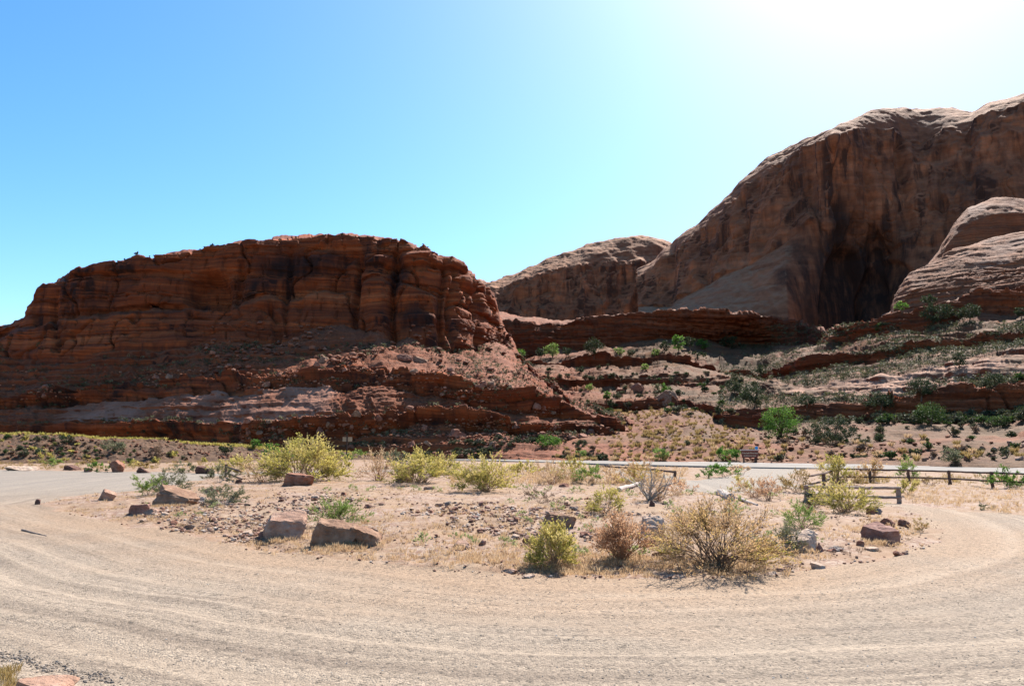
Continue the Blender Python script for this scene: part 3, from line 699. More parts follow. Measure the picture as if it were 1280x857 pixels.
# ------------------------------------------------------------------ plants
def leaf_mat(name, stops, trans=0.45, rough=0.7):
    t = NT(name)
    stops = [(p, tuple(q * 0.86 for q in c)) for p, c in stops]
    c = t.ramp(t.attr('tint'), stops)
    t.put(t.b.inputs['Base Color'], c)
    t.b.inputs['Roughness'].default_value = rough
    tr = t.new('ShaderNodeBsdfTranslucent')
    t.put(tr.inputs[0], c)
    mx = t.new('ShaderNodeMixShader')
    mx.inputs[0].default_value = trans
    t.l.new(t.b.outputs[0], mx.inputs[1]); t.l.new(tr.outputs[0], mx.inputs[2])
    t.l.new(mx.outputs[0], t.n['Material Output'].inputs[0])
    return t.m
LEAF = {
 'yellow': leaf_mat('rabbitbrush_leaf', [(0.0, (0.17, 0.17, 0.04)), (0.35, (0.37, 0.33, 0.075)), (0.7, (0.56, 0.45, 0.13)), (1.0, (0.65, 0.53, 0.24))], 0.5),
 'mixed': leaf_mat('rabbitbrush_straw_leaf', [(0.0, (0.34, 0.32, 0.05)), (0.22, (0.48, 0.41, 0.085)), (0.40, (0.58, 0.39, 0.15)), (0.7, (0.55, 0.345, 0.185)), (1.0, (0.64, 0.46, 0.28))], 0.5),
 'green': leaf_mat('green_leaf', [(0.0, (0.07, 0.12, 0.03)), (0.5, (0.17, 0.25, 0.055)), (1.0, (0.34, 0.38, 0.12))], 0.5),
 'bright': leaf_mat('bright_leaf', [(0.0, (0.035, 0.085, 0.015)), (0.5, (0.09, 0.19, 0.028)), (1.0, (0.20, 0.31, 0.055))]),
 'straw': leaf_mat('straw_leaf', [(0.0, (0.40, 0.24, 0.12)), (0.5, (0.55, 0.37, 0.21)), (1.0, (0.66, 0.49, 0.31))], 0.5),
 'rust': leaf_mat('dry_rust_leaf', [(0.0, (0.36, 0.175, 0.085)), (0.5, (0.54, 0.30, 0.165)), (1.0, (0.64, 0.43, 0.27))], 0.5),
 'grey': leaf_mat('sage_leaf', [(0.0, (0.09, 0.095, 0.045)), (0.5, (0.17, 0.17, 0.085)), (1.0, (0.30, 0.285, 0.16))], 0.3),
 'dark': leaf_mat('juniper_leaf', [(0.0, (0.022, 0.034, 0.014)), (0.6, (0.05, 0.068, 0.026)), (1.0, (0.10, 0.11, 0.045))], 0.25),
 'gold': leaf_mat('gold_leaf', [(0.0, (0.20, 0.13, 0.045)), (0.5, (0.38, 0.255, 0.09)), (1.0, (0.54, 0.40, 0.18))], 0.35),
 'sage': leaf_mat('hill_sage_leaf', [(0.0, (0.045, 0.047, 0.022)), (0.5, (0.10, 0.10, 0.046)), (1.0, (0.20, 0.19, 0.095))], 0.22),
 'pine': leaf_mat('dark_green_leaf', [(0.0, (0.025, 0.05, 0.014)), (0.5, (0.055, 0.095, 0.022)), (1.0, (0.12, 0.16, 0.04))], 0.3),
 'weed': leaf_mat('weed_leaf', [(0.0, (0.20, 0.22, 0.08)), (0.5, (0.30, 0.33, 0.13)), (1.0, (0.42, 0.42, 0.20))], 0.5),
 'brown': leaf_mat('dead_leaf', [(0.0, (0.12, 0.07, 0.045)), (0.5, (0.22, 0.14, 0.09)), (1.0, (0.34, 0.24, 0.17))], 0.3),
}
STEM = {k: plain(n, c, None, 20.0) for k, n, c in (('tan', 'tan_twig', (0.34, 0.22, 0.13)), ('brown', 'brown_twig', (0.16, 0.10, 0.065)), ('grey', 'grey_twig', (0.38, 0.33, 0.28)), ('rust', 'rust_twig', (0.36, 0.19, 0.10)))}
STEM_OF = {'yellow': 'tan', 'mixed': 'brown', 'green': 'tan', 'bright': 'brown', 'straw': 'rust', 'rust': 'rust', 'grey': 'grey', 'dark': 'brown', 'gold': 'tan', 'brown': 'brown', 'weed': 'tan', 'sage': 'brown', 'pine': 'brown'}

def norm(v): return v / (np.linalg.norm(v, axis=-1, keepdims=True) + 1e-9)
def blades(P, Dv, ln, wd, r, bend=0.0):
    """flat tapered leaves: a kite of four corners each"""
    n = len(P)
    side = norm(np.cross(Dv, norm(r.normal(size=(n, 3)))))
    ln = np.broadcast_to(ln, (n,))[:, None]; wd = np.broadcast_to(wd, (n,))[:, None]
    mid = P + Dv * ln * 0.45
    tip = P + Dv * ln + np.array([0, 0, -1.0]) * ln * bend
    V = np.stack([P, mid + side * wd * 0.5, tip, mid - side * wd * 0.5], 1).reshape(-1, 3)
    return V, np.arange(4 * n).reshape(n, 4)
def tubes(P0, P1, r0, r1):
    """three-sided tapering twigs"""
    n = len(P0)
    d = norm(P1 - P0)
    u = norm(np.cross(d, np.array([0.31, 0.87, 0.38]))); v = np.cross(d, u)
    r0 = np.broadcast_to(r0, (n,))[:, None]; r1 = np.broadcast_to(r1, (n,))[:, None]
    ring = []
    for P, rr in ((P0, r0), (P1, r1)):
        for k in range(3):
            a = 2 * math.pi * k / 3
            ring.append(P + (u * math.cos(a) + v * math.sin(a)) * rr)
    V = np.stack(ring, 1).reshape(-1, 3)
    b = np.arange(n)[:, None] * 6
    F = np.concatenate([b + np.array([[k, (k + 1) % 3, 3 + (k + 1) % 3, 3 + k]]) for k in range(3)])
    return V, F
def join(parts):
    Vs, Fs, o = [], [], 0
    for V, F in parts:
        Vs.append(V); Fs.append(F + o); o += len(V)
    return np.concatenate(Vs), np.concatenate(Fs)
def bush_arrays(seed, w, h, n_leaf, leaf, style='bush', stems=None, px=0.02, lo_t=0.32):
    """stems fan out from a woody base to an uneven rounded outline, fork into twigs and carry small blades in tufts"""
    r = np.random.RandomState(seed)
    ns = stems or int(np.clip(n_leaf / 55, 7, 70))
    az = r.rand(ns) * 2 * math.pi
    el = np.arcsin(np.clip(r.rand(ns) ** 0.8, 0.06, 1.0)) if style != 'fan' else np.arcsin(np.clip(0.35 + 0.65 * r.rand(ns), 0, 1))
    lob = 0.84 + 0.26 * np.array([math.sin(2 * a + seed) for a in az]) * np.cos(el) + 0.44 * (r.rand(ns) - 0.5)
    dirv = np.stack([np.cos(az) * np.cos(el) * w * 0.5, np.sin(az) * np.cos(el) * w * 0.5, np.sin(el) * h], -1)
    tip = dirv * lob[:, None]
    tip[:, 2] = np.maximum(tip[:, 2], 0.12 * h)
    base = np.stack([(r.rand(ns) - 0.5) * w * 0.16, (r.rand(ns) - 0.5) * w * 0.16, np.full(ns, -0.03 * h)], -1)
    m1 = base + (tip - base) * 0.33 + np.array([0, 0, 1.0]) * (0.06 * h) + r.normal(size=(ns, 3)) * 0.02 * h
    m2 = base + (tip - base) * 0.68 + np.array([0, 0, 1.0]) * (0.07 * h) + r.normal(size=(ns, 3)) * 0.03 * h
    rb = max(0.007 * h, px * 0.45)
    st = [tubes(base, m1, rb, rb * 0.75), tubes(m1, m2, rb * 0.75, rb * 0.5), tubes(m2, tip, rb * 0.5, rb * 0.2)]
    nt = max(3, int(n_leaf / ns / 9))
    ii = np.repeat(np.arange(ns), nt)
    tt = lo_t + (1 - lo_t) * r.rand(len(ii)) ** 0.85
    def along(i, t):
        t = t[:, None]
        a = np.where(t < 0.4, m1[i] + (m2[i] - m1[i]) * (t / 0.4), m2[i] + (tip[i] - m2[i]) * ((t - 0.4) / 0.6))
        return a
    tp = along(ii, np.clip(tt - 0.05, 0, 1))
    td = norm(norm(tip[ii] - m1[ii]) + r.normal(size=(len(ii), 3)) * 0.55 + np.array([0, 0, 0.35]))
    tl = h * (0.12 + 0.2 * r.rand(len(ii)))
    te = tp + td * tl[:, None]
    te[:, 2] = np.maximum(te[:, 2], 0.03 * h)
    st.append(tubes(tp, te, rb * 0.3, rb * 0.12))
    nl = max(1, int(n_leaf / len(ii)))
    jj = np.repeat(np.arange(len(ii)), nl)
    lt = 0.15 + 0.85 * r.rand(len(jj))
    P = tp[jj] + (te - tp)[jj] * lt[:, None]
    Dv = norm(td[jj] + r.normal(size=(len(jj), 3)) * 0.5 + np.array([0, 0, 0.25]))
    LV, LF = blades(P, Dv, leaf * (0.6 + 0.8 * r.rand(len(jj))), leaf * 0.34 * (0.7 + 0.6 * r.rand(len(jj))), r)
    stem_t = r.rand(ns)                                          # whole stems share a tone: green ones among straw ones
    tint = np.clip(0.55 * stem_t[ii][jj] + 0.25 * r.rand(len(jj)) + 0.28 * (P[:, 2] / h), 0, 1)
    tint = np.repeat(tint, 4)
    SV, SF = join(st)
    return SV, SF, LV, LF, tint
def grass_arrays(seed, w, h, n, px=0.02):
    r = np.random.RandomState(seed)
    az = r.rand(n) * 2 * math.pi
    P = np.stack([np.cos(az), np.sin(az), 0 * az], -1) * (w * 0.22 * np.sqrt(r.rand(n)))[:, None]
    out = 0.25 + 0.75 * r.rand(n)
    Dv = norm(np.stack([np.cos(az) * out * w * 0.5, np.sin(az) * out * w * 0.5, h * (0.55 + 0.6 * r.rand(n))], -1))
    V, F = blades(P, Dv, h * (0.7 + 0.4 * r.rand(n)), np.maximum(0.05 * h, px) * (0.7 + 0.6 * r.rand(n)), r, 0.12)
    return V, F, np.repeat(np.clip(0.2 + 0.8 * r.rand(n), 0, 1), 4)
def foot(V, s=1.0): return V * s

def shrub(px, base, w_px, h_px, kind, label, name='rabbitbrush', cat='bush', seed=None, group=None, dens=1.0, style='bush', at=None):
    x, y, z = at if at else G(px, base)
    k = y / FPX * 1.01                                            # metres per photo pixel at that distance
    w, h = w_px * k * 1.16, h_px * k * 1.08
    root = empty(name, (x, y, z), label, cat, group)
    sd = seed or int(px * 7 + base * 13)
    n = int(np.clip(w_px * h_px * 2.2 * dens, 500, 15000))
    leaf = max(2.3 * k, 0.06 * h) if w_px < 90 else 3.0 * k
    dry = kind in ('rust', 'straw', 'brown')
    SV, SF, LV, LF, tint = bush_arrays(sd, w, h, int(n * (0.7 if dry else 1)), leaf * (0.8 if dry else 1), style, int(np.clip(n / 90, 10, 90)), 0.22 * k if not dry else 0.4 * k, 0.34 if kind in ('mixed', 'rust', 'straw') else 0.22)
    f = np.array([w_px * k * 1.04 / (np.percentile(LV[:, 0], 98.5) - np.percentile(LV[:, 0], 1.5)), 1.0, h_px * k * 0.92 / np.percentile(LV[:, 2], 98.5)])
    f[1] = f[0]
    SV, LV = SV * f, LV * f
    link('stems', make_mesh('stems', SV, SF, STEM[STEM_OF[kind]]), root)
    link('foliage', make_mesh('foliage', LV, LF, LEAF[kind], False, {'tint': tint}), root)
    return root

BUSHES = [
 (378, 601, 98, 54, 'yellow', 'tallest yellow-green rabbitbrush at the left, behind the red boulder'),
 (420, 655, 68, 36, 'green', 'dense green bush growing right behind the long notched boulder', 'saltbush'),
 (527, 604, 56, 36, 'yellow', 'olive-yellow rabbitbrush with the rounded boulder against its left side'),
 (605, 615, 70, 46, 'yellow', 'rounded yellow-olive rabbitbrush casting a dark shadow in the middle of the island'),
 (473, 600, 40, 36, 'straw', 'pale pink-tan dry bush left of the rounded boulder', 'dry_bush'),
 (497, 590, 34, 24, 'grey', 'grey-green bush behind the rounded boulder', 'saltbush'),
 (556, 592, 30, 22, 'yellow', 'small yellow-green bush behind the olive rabbitbrush with the boulder'),
 (895, 707, 150, 80, 'mixed', 'largest straw and yellow-green bush at the front edge of the island'),
 (690, 709, 54, 56, 'yellow', 'upright yellow rabbitbrush at the island front, before the jagged brown boulder'),
 (777, 703, 66, 64, 'rust', 'leafless reddish-tan vase-shaped bush at the island front', 'dry_bush'),
 (758, 642, 42, 36, 'yellow', 'ragged green-gold bush in mid island with a dark base'),
 (676, 629, 42, 20, 'brown', 'low dark brown dead bush lying on the sand in mid island', 'dead_bush'),
 (186, 621, 34, 26, 'green', 'dark green bush right behind the big sloping brown rock', 'saltbush'),
 (212, 616, 38, 30, 'grey', 'pale silvery sage bush behind the big sloping brown rock', 'sagebrush'),
 (279, 632, 54, 26, 'grey', 'grey-green saltbush at the left of the island, right of the sloping brown rock', 'saltbush'),
 (274, 604, 26, 20, 'grey', 'silvery small sage bush left of the short rail barrier post', 'sagebrush'),
 (300, 594, 44, 22, 'yellow', 'low yellow bush behind the short rail barrier on the left', 'rabbitbrush'),
 (326, 602, 34, 24, 'straw', 'tan dry bush just left of the tallest rabbitbrush', 'dry_bush'),
 (352, 578, 46, 20, 'bright', 'bright green bush by the embankment end, left of the tallest rabbitbrush', 'green_bush'),
 (1003, 660, 50, 34, 'green', 'bright green leafy bush on the right part of the island', 'green_bush'),
 (1054, 642, 58, 40, 'yellow', 'yellow-green rabbitbrush in front of the low near fence'),
 (1020, 634, 38, 24, 'dark', 'dark green bush left of the rabbitbrush by the low near fence', 'saltbush'),
 (995, 616, 40, 30, 'gold', 'golden bush at the left end of the low near fence'),
 (942, 622, 54, 28, 'straw', 'straw-coloured bush by the gravel entrance, left of the golden bush', 'dry_bush'),
 (925, 614, 28, 20, 'yellow', 'small yellow-green bush on the left of the straw one by the gravel entrance'),
 (962, 626, 30, 30, 'rust', 'thin pinkish leafless bush by the gravel entrance', 'dry_bush'),
 (985, 690, 40, 36, 'grey', 'grey-green sprawling bush against the pale-topped boulder', 'saltbush'),
 (1046, 607, 32, 34, 'yellow', 'yellow-green bush standing at the corner of the far fence'),
 (1091, 603, 28, 30, 'mixed', 'straw-green bush behind the second post of the far fence'),
 (1135, 600, 20, 26, 'green', 'green bush behind the third post of the far fence', 'green_bush'),
 (1135, 618, 28, 22, 'yellow', 'yellow-green bush right of the end post of the low near fence'),
 (1066, 606, 24, 16, 'gold', 'pale golden tuft-like bush between the two fences'),
 (1163, 608, 12, 14, 'brown', 'small brown bush under the middle rail of the far fence', 'dead_bush'),
 (1266, 609, 40, 24, 'bright', 'green bush at the right end of the far fence', 'green_bush'),
 (1229, 637, 20, 10, 'grey', 'small grey-green bush beside the gravel on the right', 'saltbush'),
 (690, 604, 44, 28, 'straw', 'pinkish straw bush in the row at the back of the island', 'dry_bush'),
 (718, 601, 34, 26, 'yellow', 'yellow-green bush beside the pinkish straw one at the back of the island'),
 (738, 603, 26, 20, 'green', 'light green bush at the back of the island below the short dark rail', 'green_bush'),
 (770, 603, 40, 20, 'straw', 'broad tan bush right of the light green one at the back of the island', 'dry_bush'),
 (800, 606, 44, 26, 'mixed', 'straw and green bush at the back of the island behind the pale log'),
 (824, 627, 50, 32, 'straw', 'tangled pinkish bush beside the grey dead branches', 'dry_bush'),
 (850, 618, 36, 22, 'rust', 'thin reddish bush left of the gravel entrance', 'dry_bush'),
 (655, 593, 30, 16, 'yellow', 'low yellow bush near the highway at the centre back of the island'),
 (886, 598, 20, 12, 'bright', 'left green bush of the strip between entrance and highway', 'green_bush'),
 (907, 596, 28, 17, 'bright', 'middle and tallest green bush of the strip between entrance and highway', 'green_bush'),
 (926, 594, 22, 12, 'straw', 'straw bush at the right of the strip between entrance and highway', 'dry_bush'),
 (125, 590, 20, 12, 'bright', 'bright green bush against the red-faced boulder across the gravel', 'green_bush'),
 (62, 579, 34, 18, 'yellow', 'yellow-green bush at the foot of the embankment, far left'),
 (9, 576, 26, 12, 'yellow', 'yellowish bush at the foot of the embankment at the left picture edge'),
 (65, 582, 18, 10, 'green', 'little green bush before the yellow-green one at the embankment foot', 'green_bush'),
 (109, 580, 18, 8, 'gold', 'golden low bush at the embankment foot left of the red-faced boulder'),
 (163, 583, 26, 9, 'yellow', 'low yellow bush right of the red-faced boulder across the gravel'),
 (181, 585, 18, 8, 'gold', 'low golden bush right of the yellow one across the gravel'),
 (233, 590, 26, 13, 'grey', 'rounded grey-green bush across the gravel beside the dark red rocks', 'saltbush'),
 (440, 577, 26, 16, 'green', 'round green bush below the sign seen from behind', 'green_bush'),
 (432, 584, 14, 9, 'yellow', 'tiny yellow-green bush on the sand below the round green one'),
 (1152, 664, 18, 18, 'gold', 'golden dry tuft with a dark side at the right tip of the island', 'bunch_grass', 'grass tuft'),
 (1012, 642, 16, 12, 'brown', 'small brown dead bush in front of the dark green one', 'dead_bush'),
 (1108, 668, 22, 14, 'mixed', 'brownish tuft in front of the flat-topped dark boulder', 'dry_bush'),
 (1085, 656, 22, 12, 'straw', 'tan dry grass clump left of the flat-topped dark boulder', 'bunch_grass', 'grass tuft'),
 (545, 583, 22, 12, 'yellow', 'small yellow bush by the roadside in the centre background'),
]
for b in BUSHES:
    kw = {}
    if len(b) > 6: kw['name'], kw['cat'] = b[6], 'bush'
    if len(b) > 7: kw['cat'] = b[7]
    if b[4] in ('rust',) : kw['style'] = 'fan'
    b = list(b)
    if b[1] < 613 and b[1] > 586 and b[2] < 60: b[2] *= 1.25; b[3] *= 1.15
    shrub(*b[:6], **kw)

# ------------------------------------------------------------------ rocks
def stone_mat(name, a, b, c, sc=3.0):
    t = NT(name)
    p = t.obj()
    n = t.noise(p, sc, 6, 0.7); n2 = t.noise(t.scale(p, (1, 1, 3.5)), sc * 0.8, 4, 0.6)
    a, b, c = (tuple(q * 0.80 for q in v) for v in (a, b, c))
    col = t.ramp(n, [(0.28, a), (0.5, b), (0.72, c)])
    col = t.mix(0.5, col, t.ramp(n2, [(0.3, (0.6, 0.56, 0.55)), (0.7, (1.25, 1.22, 1.2))]), 'MULTIPLY')
    t.put(t.b.inputs['Base Color'], col)
    t.put(t.b.inputs['Normal'], t.bump(t.math('ADD', n, t.math('MULTIPLY', n2, 0.7)), 0.9, 0.08))
    return t.m
STONE = {
 'pink': stone_mat('pink_sandstone', (0.25, 0.13, 0.085), (0.40, 0.24, 0.165), (0.55, 0.39, 0.295)),
 'brown': stone_mat('brown_sandstone', (0.16, 0.08, 0.047), (0.30, 0.168, 0.102), (0.44, 0.285, 0.19)),
 'red': stone_mat('red_sandstone', (0.17, 0.062, 0.038), (0.31, 0.135, 0.083), (0.44, 0.24, 0.16)),
 'dark': stone_mat('dark_varnished_stone', (0.075, 0.038, 0.03), (0.155, 0.075, 0.055), (0.27, 0.155, 0.115)),
 'pale': stone_mat('pale_sandstone', (0.40, 0.255, 0.175), (0.54, 0.39, 0.29), (0.64, 0.50, 0.39)),
 'grey': stone_mat('grey_stone', (0.17, 0.13, 0.115), (0.28, 0.23, 0.20), (0.41, 0.35, 0.31)),
 'purple': stone_mat('purple_red_stone', (0.17, 0.078, 0.058), (0.30, 0.155, 0.118), (0.47, 0.31, 0.245)),
}
def ico(sub):
    bm = bmesh.new(); bmesh.ops.create_icosphere(bm, subdivisions=sub, radius=1)
    V = np.array([v.co[:] for v in bm.verts]); F = np.array([[v.index for v in f.verts] for f in bm.faces])
    bm.free(); return norm(V), F
ICO = {k: ico(k) for k in (1, 2, 3, 4)}
def rock_arrays(seed, dims, sub=3, cuts=11, planes=(), rough=0.05, dmin=0.48):
    """an angular block: a ball cut by random and given planes, then roughened"""
    r = np.random.RandomState(seed % 100000)
    V, F = ICO[sub]
    V = V * 1.15
    pl = [(norm(np.array(n, float)), d) for n, d in planes]
    for _ in range(cuts):
        n = r.normal(size=3); n[2] *= 0.8
        pl.append((norm(n), dmin + 0.4 * r.rand()))
    for n, d in pl:
        k = V @ n - d
        V = V - np.maximum(k, 0)[:, None] * n * 0.97
    if rough:
        nn = fbm(V[:, 0] * 2.0, V[:, 1] * 2.0, V[:, 2] * 2.6, 5, seed % 97, 0.6)
        rg = np.abs(vn(V[:, 0] * 2.6, V[:, 1] * 2.6, V[:, 2] * 4.2, seed % 91))
        V = V * (1 + rough * nn - 0.9 * rough * (1 - sstep(0, 0.22, rg)))[:, None]
    if rough: V[:, 2] = np.maximum(V[:, 2], -0.42 + 0.02 * V[:, 0])
    lo, hi = V.min(0), V.max(0)
    V = (V - (lo + hi) / 2) / (hi - lo) * np.array(dims)
    V[:, 2] += dims[2] * 0.5
    return V, F
def rock(px, base, w_px, h_px, kind, label, name='boulder', cat='boulder', depth=0.8, seed=None, planes=(), rz=0.0, sub=3, sink=0.16, cuts=11, group=None, at=None, rough=0.09):
    x, y, z = at if at else G(px, base)
    k = y / FPX * 1.01
    w, h = w_px * k, h_px * k
    if w_px >= 14: sub = 4
    V, F = rock_arrays(seed or int(px * 3 + base), (w, w * depth, 0.93 * h * (1 + sink)), sub, cuts, planes, rough)
    me = make_mesh(name, V, F, STONE[kind], False)
    o = tag(link(name, me, None, (x, y + w * depth * 0.35, z - h * sink)), label, cat, group)
    o.rotation_euler.z = rz
    return o
TOP = ((0, 0, 1), 0.5)
ROCKS = [
 (350, 673, 60, 33, 'pink', 'pinkish block with a pale sloping top at the gravel edge, left of the notched boulder', dict(planes=[((0.05, -0.22, 1), 0.36), ((-0.9, -0.2, 0.3), 0.6), ((0.9, 0, 0.45), 0.6), ((0, -1, 0.15), 0.5)], sub=4, cuts=5, seed=12)),
 (416, 682, 62, 34, 'brown', 'long brown notched boulder with a grey top at the gravel edge', dict(planes=[((0.1, -0.12, 1), 0.46), ((-0.8, -0.3, 0.55), 0.6), ((0, -1, 0.3), 0.55)], sub=4, cuts=6, seed=31, depth=0.7)),
 (457, 682, 44, 26, 'brown', 'blunt brown rock butting against the right end of the long notched boulder', dict(planes=[((0.3, -0.1, 1), 0.42), ((0.9, -0.2, 0.35), 0.62), ((0, -1, 0.1), 0.55)], sub=4, cuts=5, seed=45, depth=0.8)),
 (371, 607, 42, 17, 'red', 'low reddish boulder in front of the tallest yellow rabbitbrush', dict(planes=[((0.15, 0, 1), 0.5), ((0, -1, 0.2), 0.5)])),
 (505, 603, 23, 23, 'brown', 'rounded grey-brown boulder leaning against an olive bush', dict(cuts=8, planes=[((0.2, -0.2, 1), 0.6)])),
 (143, 590, 19, 16, 'red', 'red-faced boulder with a pale top beside a bright green bush across the gravel', dict(planes=[((0.5, 0, 1), 0.45), ((-0.3, -1, 0.1), 0.5)])),
 (84, 588, 22, 7, 'dark', 'dark red flat rock across the gravel at the left', dict()),
 (20, 588, 34, 6, 'pale', 'long pale slab lying across the gravel at the far left', dict(planes=[TOP])),
 (109, 589, 10, 6, 'purple', 'small dark pointed rock across the gravel left of the bright green bush', dict()),
 (177, 591, 17, 8, 'dark', 'low dark rock across the gravel, right of the red-faced boulder', dict()),
 (250, 592, 17, 11, 'dark', 'larger dark red rock of the pair beside the rounded grey-green bush', dict()),
 (263, 592, 11, 8, 'dark', 'smaller dark red rock of the pair beside the rounded grey-green bush', dict()),
 (129, 627, 25, 14, 'pink', 'pink wedge-shaped rock with a white top at the left tip of the island', dict(planes=[((0.5, 0, 1), 0.4), ((-0.8, -0.4, 0.5), 0.5)])),
 (212, 632, 60, 26, 'brown', 'big sloping brown rock falling away to the right on the left part of the island', dict(planes=[((0.55, -0.1, 1), 0.38), ((-0.8, -0.4, 0.4), 0.6), ((0, -1, 0.45), 0.5)], sub=4, cuts=6, seed=7)),
 (172, 646, 24, 13, 'purple', 'small purple-red block below the big sloping brown rock', dict(planes=[((0, 0, 1), 0.5), ((0.3, -1, 0), 0.5)])),
 (188, 641, 22, 9, 'pink', 'flat pink stone between the purple-red block and the big sloping brown rock', dict()),
 (46, 630, 9, 7, 'dark', 'lone dark stone on the gravel off the left tip of the island', dict(name='stone', cat='stone')),
 (247, 630, 16, 9, 'grey', 'grey stone left of the saltbush on the left part of the island', dict(name='stone', cat='stone')),
 (327, 672, 10, 9, 'purple', 'small grey-purple stone tucked at the left foot of the pinkish block', dict(name='stone', cat='stone')),
 (298, 604, 10, 6, 'dark', 'small dark rock on the sand right of the short rail barrier', dict(name='stone', cat='stone')),
 (264, 617, 20, 8, 'pink', 'flat pinkish rock behind the grey-green saltbush on the left', dict()),
 (699, 657, 42, 21, 'brown', 'brown block with a jagged top behind the upright yellow rabbitbrush', dict(planes=[((0, -1, 0.1), 0.45), ((-0.9, -0.2, 0.2), 0.7)], sub=4, cuts=9, rough=0.11)),
 (818, 672, 30, 27, 'pale', 'pale-topped block with a reddish side left of the largest bush', dict(planes=[((0.1, -0.5, 1), 0.45), ((-1, -0.2, 0.1), 0.55), ((0.2, -1, -0.2), 0.6)], sub=4, cuts=5, seed=21)),
 (816, 682, 26, 10, 'red', 'low reddish ledge of rock under the pale-topped block', dict()),
 (1008, 690, 42, 28, 'pale', 'big pale-topped boulder with a shaded right face, right of the largest bush', dict(planes=[((-0.1, -0.35, 1), 0.4), ((0.9, -0.4, -0.1), 0.55), ((0, -1, -0.1), 0.6)], sub=4, cuts=5, seed=66)),
 (1108, 678, 46, 24, 'purple', 'flat-topped dark boulder with a pale upper face near the right tip of the island', dict(planes=[((0, -0.25, 1), 0.42), ((0.2, -1, -0.4), 0.5), ((-0.8, -0.6, -0.1), 0.6)], sub=4, cuts=6, seed=9, rough=0.09)),
 (1114, 659, 20, 12, 'red', 'rust-red rock behind the flat-topped dark boulder', dict()),
 (1133, 657, 20, 9, 'red', 'second rust-red rock, right of the first and left of the golden tuft', dict()),
 (1089, 643, 11, 9, 'red', 'small dark red rock near the back edge of the island below the low fence', dict(name='stone', cat='stone')),
 (1099, 643, 14, 8, 'grey', 'small grey rock right beside the dark red one below the low fence', dict(name='stone', cat='stone')),
 (1024, 711, 17, 8, 'pale', 'pale pink wedge-shaped stone lying at the edge of the gravel', dict(name='stone', cat='stone', planes=[((0.2, -0.2, 1), 0.4)])),
 (968, 718, 14, 4, 'pale', 'whitish flat stone at the gravel edge below the largest bush, lowest of three', dict(name='stone', cat='stone')),
 (979, 715, 14, 5, 'pink', 'pinkish flat stone at the gravel edge, middle of three', dict(name='stone', cat='stone')),
 (986, 712, 13, 5, 'dark', 'dark red flat stone at the gravel edge, topmost of three', dict(name='stone', cat='stone')),
 (1076, 682, 10, 7, 'red', 'rounded red stone left of the pale flat slab on the right of the island', dict(name='stone', cat='stone')),
 (1094, 687, 24, 5, 'pale', 'pale flat slab lying below the flat-topped dark boulder', dict(name='stone', cat='stone', planes=[TOP])),
 (1115, 686, 15, 7, 'dark', 'dark red stone right of the pale flat slab', dict(name='stone', cat='stone')),
 (1124, 694, 14, 6, 'red', 'red stone with pale top nearest the gravel on the right of the island', dict(name='stone', cat='stone')),
 (1133, 693, 7, 4, 'pink', 'tiny pink stone touching the red one near the gravel on the right', dict(name='stone', cat='stone')),
 (1048, 686, 20, 6, 'grey', 'grey flat stone right of the big pale-topped boulder', dict(name='stone', cat='stone')),
 (1041, 689, 12, 4, 'red', 'small reddish stone in front of the grey flat one', dict(name='stone', cat='stone')),
 (1026, 690, 11, 12, 'purple', 'upright purple stone at the right foot of the big pale-topped boulder', dict(name='stone', cat='stone')),
 (1018, 668, 12, 5, 'pale', 'small whitish stone below the bright green leafy bush', dict(name='stone', cat='stone')),
 (577, 686, 24, 10, 'pink', 'pale pink stone alone on the sand at the front middle of the island', dict(name='stone', cat='stone')),
 (602, 681, 11, 6, 'purple', 'small purple-pink stone right of the pale pink one', dict(name='stone', cat='stone')),
 (536, 611, 14, 4, 'pale', 'flat pale stone on sand below the olive bush with the boulder', dict(name='stone', cat='stone')),
 (815, 633, 8, 8, 'dark', 'dark rounded stone on bare sand behind the pale-topped block', dict(name='stone', cat='stone')),
 (832, 630, 8, 5, 'pink', 'small pink stone right of the dark rounded one', dict(name='stone', cat='stone')),
 (732, 669, 14, 5, 'red', 'flat reddish stone on sand between yellow and reddish-tan bushes', dict(name='stone', cat='stone')),
 (824, 693, 18, 5, 'pink', 'flat pinkish stone left of the foot of the largest bush', dict(name='stone', cat='stone')),
 (664, 680, 22, 12, 'brown', 'brown stone half hidden left of the upright yellow rabbitbrush', dict()),
 (705, 608, 13, 5, 'red', 'small dark red stone at the back middle of the island', dict(name='stone', cat='stone')),
 (645, 650, 14, 6, 'red', 'flat red stone among rubble left of the jagged brown block', dict(name='stone', cat='stone')),
 (661, 720, 16, 4, 'pale', 'pale flat stone sunk in the gravel edge below the upright yellow rabbitbrush', dict(name='stone', cat='stone')),
 (636, 716, 22, 5, 'pink', 'pinkish flat slab at the gravel edge left of the pale flat stone', dict(name='stone', cat='stone')),
 (42, 874, 66, 20, 'pink', 'pinkish rock with a dark red side cut by the bottom left corner', dict(planes=[((0.1, 0, 1), 0.5), ((0.9, 0, 0.4), 0.6)], sub=4)),
]
for r_ in ROCKS:
    rock(*r_[:6], **r_[6])

